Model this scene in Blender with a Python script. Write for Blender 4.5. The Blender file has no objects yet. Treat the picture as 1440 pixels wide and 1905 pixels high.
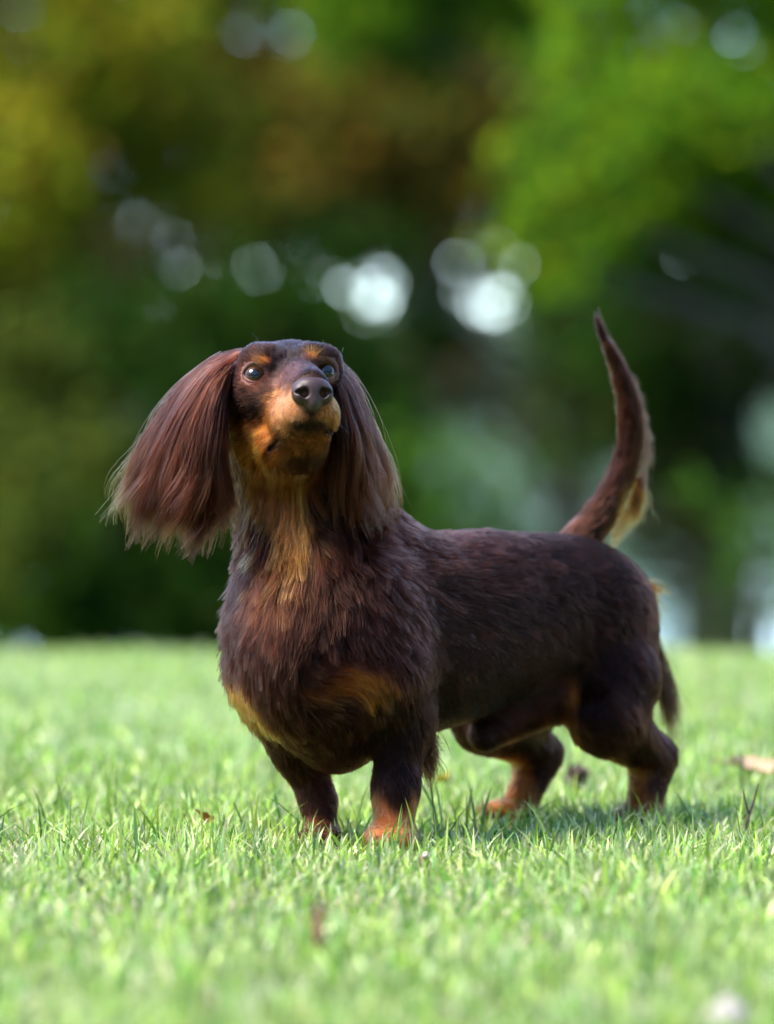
import bpy, math, random
import numpy as np
from mathutils import Vector, Matrix, kdtree

rng = np.random.default_rng(7)
random.seed(7)
SC = bpy.context.scene
COL = SC.collection

# ------------------------------------------------------------------ camera
F = 8920.0                      # focal length in pixels of the 1440 x 1905 frame
CAM_Y, CAM_H = -4.0, 0.349
PITCH = math.atan((952.5 - 800.0) / F)
cam_data = bpy.data.cameras.new('camera')
cam = bpy.data.objects.new('camera', cam_data)
COL.objects.link(cam)
cam.location = (0.0, CAM_Y, CAM_H)
cam.rotation_euler = (math.pi / 2 - PITCH, 0, 0)
cam_data.sensor_fit = 'AUTO'
cam_data.sensor_width = 36.0
cam_data.lens = F / 1905.0 * 36.0
cam_data.clip_start = 0.1
cam_data.clip_end = 2000.0
cam_data.dof.use_dof = True
cam_data.dof.focus_distance = 3.915
cam_data.dof.aperture_fstop = 3.6
SC.camera = cam

# ------------------------------------------------------------------ light
SUN_EL, SUN_AZ = math.radians(54), math.radians(-108)   # azimuth from +Y towards +X: the sun stands high on the left, a little to the front
world = bpy.data.worlds.new('World')
SC.world = world
world.use_nodes = True
wn = world.node_tree
wn.nodes.clear()
sky = wn.nodes.new('ShaderNodeTexSky')
sky.sky_type = 'NISHITA'
sky.sun_disc = False
sky.sun_elevation = SUN_EL
sky.sun_rotation = SUN_AZ
sky.air_density = 1.0
sky.altitude = 3500.0
sky.dust_density = 0.5
sky.ozone_density = 1.6
bg = wn.nodes.new('ShaderNodeBackground')
bg.inputs['Strength'].default_value = 0.11
wo = wn.nodes.new('ShaderNodeOutputWorld')
wn.links.new(sky.outputs[0], bg.inputs[0])
wn.links.new(bg.outputs[0], wo.inputs[0])

sun_data = bpy.data.lights.new('sun', 'SUN')
sun_data.energy = 1.5
sun_data.angle = math.radians(25)
sun_data.color = (1.0, 0.92, 0.78)
sun = bpy.data.objects.new('sun', sun_data)
COL.objects.link(sun)
sdir = Vector((math.sin(SUN_AZ) * math.cos(SUN_EL), math.cos(SUN_AZ) * math.cos(SUN_EL), math.sin(SUN_EL)))
sun.rotation_euler = sdir.to_track_quat('Z', 'Y').to_euler()
sun.location = (-3, 3, 6)

SC.view_settings.view_transform = 'Standard'
SC.view_settings.look = 'None'
SC.view_settings.gamma = 1.0
SC.view_settings.exposure = 3.35
SC.view_settings.use_curve_mapping = False
SC.render.engine = 'CYCLES'
SC.cycles.use_denoising = True
SC.cycles.max_bounces = 10
SC.cycles.diffuse_bounces = 4
SC.cycles.glossy_bounces = 4
SC.cycles.transmission_bounces = 8
SC.cycles.transparent_max_bounces = 16
SC.cycles.caustics_reflective = False
SC.cycles.caustics_refractive = False
SC.cycles.sample_clamp_indirect = 6.0
SC.cycles_curves.shape = 'RIBBONS'

# ------------------------------------------------------------------ helpers
CP, SP = math.cos(PITCH), math.sin(PITCH)


def P(px, py, y):
    """world point seen at photo pixel (px, py) that lies at world depth y"""
    u, v = (px - 720.0) / F, (952.5 - py) / F
    ry, rz = CP + SP * v, CP * v - SP
    t = (y - CAM_Y) / ry
    return np.array((u * t, y, CAM_H + rz * t))


def PT(pts):
    return np.array([P(*p) for p in pts])


def tag(o, label=None, cat=None, group=None, kind=None):
    for k, v in (('label', label), ('category', cat), ('group', group), ('kind', kind)):
        if v:
            o[k] = v
    return o


def link(o, parent=None):
    COL.objects.link(o)
    if parent is not None:
        o.parent = parent
    return o


def empty(name, loc=(0, 0, 0)):
    o = bpy.data.objects.new(name, None)
    o.location = loc
    o.empty_display_size = 0.05
    return link(o)


def mesh_obj(name, verts, faces, mat=None, parent=None, smooth=True, colors=None, nper=None):
    """faces: list of tuples, or an (M,k) int array"""
    me = bpy.data.meshes.new(name)
    verts = np.asarray(verts, dtype=np.float32)
    if isinstance(faces, np.ndarray):
        m, k = faces.shape
        me.vertices.add(len(verts))
        me.vertices.foreach_set('co', verts.ravel())
        me.loops.add(m * k)
        me.loops.foreach_set('vertex_index', faces.astype(np.int32).ravel())
        me.polygons.add(m)
        me.polygons.foreach_set('loop_start', np.arange(0, m * k, k, dtype=np.int32))
        me.update(calc_edges=True)
    else:
        me.from_pydata([tuple(map(float, v)) for v in verts], [], [tuple(f) for f in faces])
    if colors is not None:
        a = me.attributes.new('tint', 'FLOAT_COLOR', 'POINT')
        c = np.ones((len(verts), 4), dtype=np.float32)
        c[:, :3] = colors
        a.data.foreach_set('color', c.ravel())
    if smooth:
        me.polygons.foreach_set('use_smooth', np.ones(len(me.polygons), dtype=bool))
    if mat:
        me.materials.append(mat)
    me.update()
    return link(bpy.data.objects.new(name, me), parent)


def new_mat(name):
    m = bpy.data.materials.new(name)
    m.use_nodes = True
    m.node_tree.nodes.clear()
    return m, m.node_tree


def N(t, typ, **kw):
    n = t.nodes.new(typ)
    for k, v in kw.items():
        if k in n.inputs:
            n.inputs[k].default_value = v
        else:
            setattr(n, k, v)
    return n


def out(t, shader):
    o = t.nodes.new('ShaderNodeOutputMaterial')
    t.links.new(shader, o.inputs['Surface'])


def ramp(t, src, stops):
    r = t.nodes.new('ShaderNodeValToRGB')
    while len(r.color_ramp.elements) < len(stops):
        r.color_ramp.elements.new(0.5)
    for e, (p, c) in zip(r.color_ramp.elements, stops):
        e.position = p
        e.color = (*c, 1)
    t.links.new(src, r.inputs[0])
    return r.outputs[0]


def mat_plain(name, col, rough=0.6, noise=0.25, scale=40.0, bump=0.0, coat=0.0, spec=0.5):
    m, t = new_mat(name)
    co = N(t, 'ShaderNodeTexCoord')
    nz = N(t, 'ShaderNodeTexNoise', Scale=scale, Detail=6.0)
    t.links.new(co.outputs['Object'], nz.inputs['Vector'])
    c = np.array(col)
    cc = ramp(t, nz.outputs[0], [(0.25, c * (1 - noise)), (0.75, np.minimum(c * (1 + noise), 1))])
    b = N(t, 'ShaderNodeBsdfPrincipled', Roughness=rough)
    b.inputs['Coat Weight'].default_value = coat
    b.inputs['Specular IOR Level'].default_value = spec
    t.links.new(cc, b.inputs['Base Color'])
    if bump:
        bm = N(t, 'ShaderNodeBump', Strength=bump, Distance=0.002)
        t.links.new(nz.outputs[0], bm.inputs['Height'])
        t.links.new(bm.outputs[0], b.inputs['Normal'])
    out(t, b.outputs[0])
    return m


def mat_leafy(name, attr='tint', trans=0.45, rough=0.5, gloss=0.08):
    """thin leaf or blade: diffuse + translucent + a little gloss, colour from the mesh attribute"""
    m, t = new_mat(name)
    at = N(t, 'ShaderNodeAttribute', attribute_name=attr)
    d = N(t, 'ShaderNodeBsdfDiffuse')
    tr = N(t, 'ShaderNodeBsdfTranslucent')
    g = N(t, 'ShaderNodeBsdfGlossy', Roughness=rough)
    t.links.new(at.outputs['Color'], d.inputs['Color'])
    t.links.new(at.outputs['Color'], tr.inputs['Color'])
    m1 = N(t, 'ShaderNodeMixShader', Fac=trans)
    t.links.new(d.outputs[0], m1.inputs[1])
    t.links.new(tr.outputs[0], m1.inputs[2])
    m2 = N(t, 'ShaderNodeMixShader', Fac=gloss)
    t.links.new(m1.outputs[0], m2.inputs[1])
    t.links.new(g.outputs[0], m2.inputs[2])
    out(t, m2.outputs[0])
    return m


def unit(v):
    return v / np.maximum(np.linalg.norm(v, axis=-1, keepdims=True), 1e-9)


def sstep(a, b, x):
    t = np.clip((x - a) / (b - a), 0, 1)
    return t * t * (3 - 2 * t)


def wob(p, f, seed=0.0):
    """cheap smooth noise in [-1,1] from summed sines"""
    x, y, z = p[..., 0] * f, p[..., 1] * f, p[..., 2] * f
    s = seed * 12.9
    return (np.sin(x * 1.7 + 2.3 * np.sin(y * 0.9 + s) + s) + np.sin(y * 2.1 + 1.9 * np.sin(z * 1.1 + s * 2) + s * 1.7)
            + np.sin(z * 1.9 + 2.1 * np.sin(x * 1.2 + s * 3) + s * 0.6)) / 3.0


# ------------------------------------------------------------------ ground, water, far hills
LAWN_END = 2.95                                                    # y where the lawn rolls over towards the water


def ground_z(x, y):
    t = np.clip((y - LAWN_END) / 9.0, 0, 1)
    return -1.1 * t * t * (3 - 2 * t) - 0.15 * np.clip(y - 13, 0, 3)


gx = np.concatenate([[-900, -300, -90, -30, -12], np.linspace(-5, 5, 41), [12, 30, 90, 300, 900]])
gy = np.concatenate([[-900, -200, -40, -12], np.linspace(-5, 16, 85), [18, 22, 60, 200, 900]])
GX, GY = np.meshgrid(gx, gy, indexing='ij')
GZ = ground_z(GX, GY) + 0.004 * np.sin(GX * 3.1 + GY * 1.3) * (np.abs(GX) < 6)
gv = np.stack([GX, GY, GZ], -1).reshape(-1, 3)
ny = len(gy)
ii, jj = np.meshgrid(np.arange(len(gx) - 1), np.arange(ny - 1), indexing='ij')
a = (ii * ny + jj).ravel()
gf = np.stack([a, a + ny, a + ny + 1, a + 1], -1)
m, t = new_mat('turf_soil')
co = N(t, 'ShaderNodeTexCoord')
nz = N(t, 'ShaderNodeTexNoise', Scale=60.0, Detail=8.0)
nz2 = N(t, 'ShaderNodeTexNoise', Scale=3.0, Detail=4.0)
t.links.new(co.outputs['Object'], nz.inputs['Vector'])
t.links.new(co.outputs['Object'], nz2.inputs['Vector'])
c1 = ramp(t, nz.outputs[0], [(0.3, (0.05, 0.075, 0.02)), (0.5, (0.10, 0.17, 0.035)), (0.7, (0.20, 0.18, 0.08))])
c2 = ramp(t, nz2.outputs[0], [(0.35, (0.7, 0.8, 0.7)), (0.65, (1, 1, 1))])
mx = N(t, 'ShaderNodeMix', data_type='RGBA', blend_type='MULTIPLY')
mx.inputs[0].default_value = 1.0
t.links.new(c1, mx.inputs[6])
t.links.new(c2, mx.inputs[7])
b = N(t, 'ShaderNodeBsdfPrincipled', Roughness=0.9)
t.links.new(mx.outputs[2], b.inputs['Base Color'])
bm = N(t, 'ShaderNodeBump', Strength=0.6, Distance=0.01)
t.links.new(nz.outputs[0], bm.inputs['Height'])
t.links.new(bm.outputs[0], b.inputs['Normal'])
out(t, b.outputs[0])
tag(mesh_obj('ground', gv, gf, m), kind='structure', label='turf ground under the lawn, rolling down behind the dog')

m, t = new_mat('pond_water')
co = N(t, 'ShaderNodeTexCoord')
nz = N(t, 'ShaderNodeTexNoise', Scale=1.2, Detail=4.0)
t.links.new(co.outputs['Object'], nz.inputs['Vector'])
b = N(t, 'ShaderNodeBsdfPrincipled', Roughness=0.06)
b.inputs['Base Color'].default_value = (0.03, 0.05, 0.045, 1)
bm = N(t, 'ShaderNodeBump', Strength=0.12, Distance=0.1)
t.links.new(nz.outputs[0], bm.inputs['Height'])
t.links.new(bm.outputs[0], b.inputs['Normal'])
out(t, b.outputs[0])
wx = np.array([[-400, 13.2, -1.12], [400, 13.2, -1.12], [400, 420, -1.12], [-400, 420, -1.12]], dtype=float)
tag(mesh_obj('water', wx, np.array([[0, 1, 2, 3]]), m, smooth=False), kind='structure', label='pale water behind the trees')

hx = np.concatenate([np.linspace(-300, -32, 30), np.linspace(-30, 30, 120), np.linspace(32, 300, 30)])
hv, hf = [], []
for i, x in enumerate(hx):
    dip = math.exp(-((x - 3.0) / 1.3) ** 2) + 0.72 * math.exp(-((x + 0.5) / 1.4) ** 2) + 0.2 * math.exp(-((x - 11.5) / 1.6) ** 2) + 0.6 * math.exp(-((x + 13) / 2.5) ** 2)
    z = max(1.6, (5.2 + 1.2 * math.sin(x * 0.31 + 1) + 0.7 * math.sin(x * 0.9) + 0.35 * math.sin(x * 2.3)) * (1 - 0.44 * min(dip, 1)))
    hv += [(x, 126, -1.2), (x, 128, z * 0.55), (x, 132, z * 0.9), (x, 140, z)]
    if i:
        k = 4 * i
        hf += [(k - 4 + q, k + q, k + q + 1, k - 3 + q) for q in range(3)]
tag(mesh_obj('hills', hv, hf, mat_plain('far_wood', (0.03, 0.055, 0.03), 0.95, 0.5, 0.5)), kind='structure',
    label='low wooded rise beyond the water')

# ------------------------------------------------------------------ trees and shrubs in the blurred background
LEAF_MAT = mat_leafy('leaf', trans=0.5, gloss=0.0015)
BARK = mat_plain('bark', (0.030, 0.023, 0.016), 0.95, 0.4, 14.0, 0.8)


def leaf_mesh(cents, size, cols, normals=None):
    """one rhombic, slightly folded leaf per centre"""
    n = len(cents)
    if normals is None:
        normals = unit(rng.normal(size=(n, 3)) + np.array((0, 0, 0.8)))
    ax = unit(np.cross(normals, unit(rng.normal(size=(n, 3)))))
    bx = np.cross(normals, ax)
    s = size * rng.uniform(0.6, 1.35, (n, 1))
    v = np.stack([cents - ax * s, cents + bx * s * 0.42 + normals * s * 0.12, cents + ax * s, cents - bx * s * 0.42 + normals * s * 0.12], 1)
    f = np.arange(4 * n).reshape(n, 4)
    return v.reshape(-1, 3), f, np.repeat(cols, 4, 0)


def limb(path, radii, seg=8):
    path = np.asarray(path, float)
    vs, fs = [], []
    for i, p in enumerate(path):
        d = unit(path[min(i + 1, len(path) - 1)] - path[max(i - 1, 0)])
        a_ = unit(np.cross(d, (0.31, 0.93, 0.2)))
        b_ = np.cross(d, a_)
        for k in range(seg):
            th = 2 * math.pi * k / seg
            vs.append(p + (a_ * math.cos(th) + b_ * math.sin(th)) * radii[i] * (1 + 0.1 * math.sin(3 * th + i)))
    for i in range(len(path) - 1):
        for k in range(seg):
            q = (k + 1) % seg
            fs.append((i * seg + k, i * seg + q, (i + 1) * seg + q, (i + 1) * seg + k))
    return vs, fs


def tree(name, label, cat, group, base, height, trunk_r, clumps, palette, leaf, density, lean=(0, 0)):
    """clumps: (centre xyz, radius xyz); palette: list of colours"""
    root = empty(name, base)
    tag(root, label, cat, group)
    bx, by, bz = base
    vs, fs = [], []

    def add(path, radii, seg=8):
        v, f = limb(path, radii, seg)
        o = len(vs)
        vs.extend(v)
        fs.extend(tuple(i + o for i in q) for q in f)
    top = np.array((lean[0], lean[1], height * 0.8))
    pth = [np.array((0, 0, -0.3)), np.array((0, 0, 0.05)), top * 0.3 + (0.04, 0, 0), top * 0.6 - (0.05, 0, 0), top]
    add(pth, [trunk_r * 1.5, trunk_r * 1.15, trunk_r * 0.9, trunk_r * 0.65, trunk_r * 0.25], 12)
    cents, cols = [], []
    for (c, r, *pi) in clumps:
        c = np.array(c) - np.array(base)
        r = np.array(r)
        z0 = np.clip(c[2] * 0.6, 0.15 * height, 0.75 * height) if height > 1.6 else c[2] * 0.3
        st = top * (z0 / max(top[2], .1))
        mid = (st + c) / 2 + np.array((0, 0, 0.12 * np.linalg.norm(c - st)))
        add([st, mid, c], [trunk_r * 0.35, trunk_r * 0.22, trunk_r * 0.06], 6)
        n = int(density * (r[0] * r[1] + r[1] * r[2] + r[0] * r[2]) / 3 * 12)
        q = unit(rng.normal(size=(n, 3))) * (rng.uniform(0.25, 1, (n, 1)) ** 0.45)
        lump = 1 + 0.22 * wob(q * 2.2 + c, 1.6, c[0])[:, None]
        q = c + q * r * lump
        # twigs cluster the leaves
        k = max(4, n // 14)
        tw = q[rng.integers(0, n, k)]
        q = np.where(rng.random((n, 1)) < 0.7, tw[rng.integers(0, k, n)] + rng.normal(size=(n, 3)) * leaf * 1.6, q)
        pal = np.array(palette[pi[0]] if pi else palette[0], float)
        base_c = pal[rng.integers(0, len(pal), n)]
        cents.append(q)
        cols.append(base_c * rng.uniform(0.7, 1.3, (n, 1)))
    tr = mesh_obj('trunk', vs, fs, BARK, root)
    v, f, cc = leaf_mesh(np.concatenate(cents), leaf, np.concatenate(cols))
    mesh_obj('crown', v, f, LEAF_MAT, root, smooth=False, colors=np.clip(cc, 0, 1))
    return root


def W(px, py, d):
    return P(px, py, d + CAM_Y)


def blobs(d, lst):
    """lst: (px, py, rpx, rpy, depth offset, palette index)"""
    o = []
    for (px, py, rx, ry, dd, pi) in lst:
        dist = d + dd
        o.append((W(px, py, dist), (rx * dist / F, min(rx, ry) * dist / F * 1.0, ry * dist / F), pi))
    return o


OLIVE = [(0.20, 0.21, 0.012), (0.15, 0.19, 0.015), (0.22, 0.16, 0.014), (0.11, 0.16, 0.012)]
YELLOW = [(0.26, 0.23, 0.010), (0.20, 0.22, 0.012), (0.30, 0.18, 0.02), (0.15, 0.20, 0.012), (0.17, 0.22, 0.012)]
BROWN = [(0.15, 0.10, 0.016), (0.12, 0.12, 0.014), (0.20, 0.11, 0.016), (0.07, 0.085, 0.014)]
GREEN = [(0.095, 0.21, 0.008), (0.14, 0.26, 0.008), (0.06, 0.15, 0.012), (0.20, 0.26, 0.010), (0.04, 0.10, 0.01)]
MID = [(0.035, 0.095, 0.009), (0.055, 0.12, 0.012), (0.03, 0.075, 0.008)]
DARK = [(0.012, 0.038, 0.004), (0.018, 0.050, 0.005), (0.026, 0.042, 0.006)]  # leaf greens darkened to carry the shade under the canopy
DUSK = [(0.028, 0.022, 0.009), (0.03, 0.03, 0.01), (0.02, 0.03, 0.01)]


def gz(px, d):
    x = (px - 720) * d / F
    return (x, d + CAM_Y, float(ground_z(x, d + CAM_Y)))


TG = 'trees along the far edge of the lawn'
SG = 'shrubs along the far edge of the lawn'
# yellowing tree on the left
tree('autumn_tree', 'yellow olive autumn tree at the upper left, paler and yellower than the other trees', 'tree', TG, gz(-330, 21), 6.5, 0.17,
     blobs(21, [(-120, -350, 420, 330, 0, 1), (60, 40, 260, 180, 0, 1), (330, -150, 300, 260, 0.6, 0), (0, 300, 170, 170, -.6, 1),
                (250, 180, 220, 170, .2, 0), (-200, 560, 260, 260, 0.4, 0), (100, 500, 170, 150, 0, 0), (30, 640, 110, 110, .4, 0), (300, 380, 150, 110, .3, 0), (-260, 150, 300, 260, .4, 1), (200, 60, 160, 110, -.5, 1), (90, 400, 150, 130, .8, 0), (120, 200, 130, 110, .7, 0), (200, 560, 160, 110, .8, 0), (40, 120, 200, 190, 1.2, 1), (150, 300, 190, 130, 1.2, 0), (250, -20, 220, 110, 1.2, 0), (60, 520, 150, 130, 1.0, 1)]),
     [OLIVE, YELLOW], 0.05, 620)
# brownish tree in the middle
tree('russet_tree', 'brown and olive tree in the middle, hanging over the dark gap behind the dog', 'tree', TG, gz(1330, 27), 7.5, 0.2,
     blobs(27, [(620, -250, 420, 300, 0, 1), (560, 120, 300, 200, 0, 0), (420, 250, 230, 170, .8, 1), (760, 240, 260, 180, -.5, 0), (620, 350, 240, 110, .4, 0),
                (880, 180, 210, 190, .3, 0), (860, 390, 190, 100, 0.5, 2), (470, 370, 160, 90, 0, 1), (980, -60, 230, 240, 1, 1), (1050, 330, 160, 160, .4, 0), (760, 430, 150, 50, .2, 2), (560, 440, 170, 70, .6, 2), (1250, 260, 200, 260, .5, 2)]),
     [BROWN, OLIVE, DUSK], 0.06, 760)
# fresh green tree on the right
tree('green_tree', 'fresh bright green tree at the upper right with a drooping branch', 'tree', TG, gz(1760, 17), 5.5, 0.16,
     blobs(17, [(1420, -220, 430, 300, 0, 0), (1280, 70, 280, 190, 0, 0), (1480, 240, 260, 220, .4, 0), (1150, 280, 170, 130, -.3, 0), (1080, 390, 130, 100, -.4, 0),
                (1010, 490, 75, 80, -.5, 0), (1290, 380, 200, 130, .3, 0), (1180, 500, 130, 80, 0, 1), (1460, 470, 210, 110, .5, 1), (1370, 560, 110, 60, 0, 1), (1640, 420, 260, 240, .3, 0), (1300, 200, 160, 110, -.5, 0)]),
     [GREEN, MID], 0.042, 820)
# green sprays at the top centre
tree('leaning_tree', 'mid green tree dipping into the top between the brown and the bright green tree', 'tree', TG, gz(1560, 19), 6.0, 0.06,
     blobs(19, [(700, -260, 330, 240, 0, 0), (650, 20, 110, 100, -.2, 2), (790, 60, 110, 90, 0, 0), (980, -90, 220, 140, .3, 2), (1010, 60, 80, 60, .3, 2)]),
     [MID, DARK, GREEN], 0.045, 800, lean=(-0.3, 0))
# mass behind the dog, the shade under the canopy put into its leaf colours
tree('dark_shrub', 'tall dark green shrub filling the left behind the dog, shade put into its leaf colour', 'shrub', SG, gz(210, 14.5), 1.7, 0.06,
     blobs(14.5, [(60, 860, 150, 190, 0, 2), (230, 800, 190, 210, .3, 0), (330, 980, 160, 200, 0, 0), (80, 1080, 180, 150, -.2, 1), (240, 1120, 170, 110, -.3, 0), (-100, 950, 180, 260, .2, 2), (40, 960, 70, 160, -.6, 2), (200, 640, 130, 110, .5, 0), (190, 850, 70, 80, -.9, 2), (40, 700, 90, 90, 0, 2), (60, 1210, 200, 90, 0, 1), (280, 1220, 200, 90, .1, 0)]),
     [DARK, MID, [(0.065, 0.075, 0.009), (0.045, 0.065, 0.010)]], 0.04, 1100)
tree('shaded_shrub', 'shrub directly behind the head of the dog, leaves coloured nearly black for the shade there', 'shrub', SG, gz(520, 16), 2.0, 0.06,
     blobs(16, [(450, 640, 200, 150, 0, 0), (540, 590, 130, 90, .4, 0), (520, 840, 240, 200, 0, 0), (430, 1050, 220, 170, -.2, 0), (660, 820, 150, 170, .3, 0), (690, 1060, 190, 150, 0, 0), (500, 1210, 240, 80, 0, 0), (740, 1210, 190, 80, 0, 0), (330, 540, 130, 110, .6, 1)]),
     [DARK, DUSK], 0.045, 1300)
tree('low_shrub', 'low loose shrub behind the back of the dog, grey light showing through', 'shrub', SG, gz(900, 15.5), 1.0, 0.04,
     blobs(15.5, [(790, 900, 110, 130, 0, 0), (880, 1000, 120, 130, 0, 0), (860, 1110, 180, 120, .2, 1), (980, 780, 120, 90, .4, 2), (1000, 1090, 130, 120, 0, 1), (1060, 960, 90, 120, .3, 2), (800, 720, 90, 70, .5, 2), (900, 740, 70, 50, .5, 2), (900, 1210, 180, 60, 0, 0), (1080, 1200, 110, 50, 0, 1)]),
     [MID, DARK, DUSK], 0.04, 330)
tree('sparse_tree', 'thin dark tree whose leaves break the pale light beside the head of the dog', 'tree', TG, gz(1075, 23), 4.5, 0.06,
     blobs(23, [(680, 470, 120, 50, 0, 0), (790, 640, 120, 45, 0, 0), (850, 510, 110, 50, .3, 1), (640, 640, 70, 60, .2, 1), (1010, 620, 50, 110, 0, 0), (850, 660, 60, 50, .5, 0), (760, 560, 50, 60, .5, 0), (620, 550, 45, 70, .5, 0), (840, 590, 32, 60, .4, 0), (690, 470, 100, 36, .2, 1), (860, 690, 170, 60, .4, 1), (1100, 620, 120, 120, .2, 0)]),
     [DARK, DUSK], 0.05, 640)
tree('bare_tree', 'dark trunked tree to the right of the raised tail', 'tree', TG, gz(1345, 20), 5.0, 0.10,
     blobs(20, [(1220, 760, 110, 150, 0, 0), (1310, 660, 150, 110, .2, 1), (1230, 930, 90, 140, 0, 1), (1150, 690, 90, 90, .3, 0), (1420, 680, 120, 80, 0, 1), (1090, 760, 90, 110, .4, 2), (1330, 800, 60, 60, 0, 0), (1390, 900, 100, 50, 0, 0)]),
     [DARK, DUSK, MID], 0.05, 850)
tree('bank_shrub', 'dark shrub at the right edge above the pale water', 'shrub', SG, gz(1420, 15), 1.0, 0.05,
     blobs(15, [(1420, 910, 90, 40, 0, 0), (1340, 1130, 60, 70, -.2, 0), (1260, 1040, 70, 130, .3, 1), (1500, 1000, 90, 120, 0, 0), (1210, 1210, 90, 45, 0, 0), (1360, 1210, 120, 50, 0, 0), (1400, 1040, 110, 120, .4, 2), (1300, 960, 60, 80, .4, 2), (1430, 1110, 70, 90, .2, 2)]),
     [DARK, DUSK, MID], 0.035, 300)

# the wood that rings the clearing on the near side; it shows only as the dark line in the eyes of the dog
n = 34000
an = rng.uniform(math.radians(12), math.radians(348), n) + math.pi / 2
rr_ = 11.5 + rng.gamma(2, 0.9, n)
top = 6.6 + 1.6 * np.sin(an * 5) + 0.9 * np.sin(an * 13 + 1)
cz = np.abs(top * (1 - rng.random(n) ** 1.4) + rng.normal(size=n) * 0.3)
cp = np.stack([np.cos(an) * rr_, np.sin(an) * rr_ - 2.0, cz], -1)
cp = cp[(cp[:, 1] < 1.5)]
# ... and carries on to both sides of the trees in view, across the slope behind the lawn
n2 = 30000
an2 = rng.uniform(math.radians(8.0), math.radians(65), n2) * rng.choice([-1, 1], n2)
r2 = 22 + rng.gamma(2, 1.6, n2)
top2 = 6.5 + 1.5 * np.sin(an2 * 17) + 0.9 * np.sin(an2 * 41 + 1)
x2, y2 = np.sin(an2) * r2, np.cos(an2) * r2 - 4.0
cp2 = np.stack([x2, y2, top2 * (1 - rng.random(n2) ** 1.3) + ground_z(x2, y2)], -1)
cp = np.concatenate([cp, cp2])
pal = np.array(MID + DARK + OLIVE)
v, f, cc = leaf_mesh(cp, 0.26, pal[rng.integers(0, len(pal), len(cp))] * rng.uniform(0.6, 1.2, (len(cp), 1)))
tag(mesh_obj('treeline', v, f, LEAF_MAT, None, smooth=False, colors=cc), 'dark wood around the clearing, mirrored in the eyes of the dog', kind='stuff')

# ------------------------------------------------------------------ the dog: one body surface from blended volumes
YAW_U = unit(np.array((0.68, 0.733, 0.0)))       # towards the rump
YAW_W = np.array((YAW_U[1], -YAW_U[0], 0.0))     # towards the dog's left side
ORI = np.array((-0.0233, 0.0, 0.0))
ZUP = np.array((0.0, 0.0, 1.0))


def B(u, w, z):
    return ORI + YAW_U * u + YAW_W * w + ZUP * z


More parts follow.
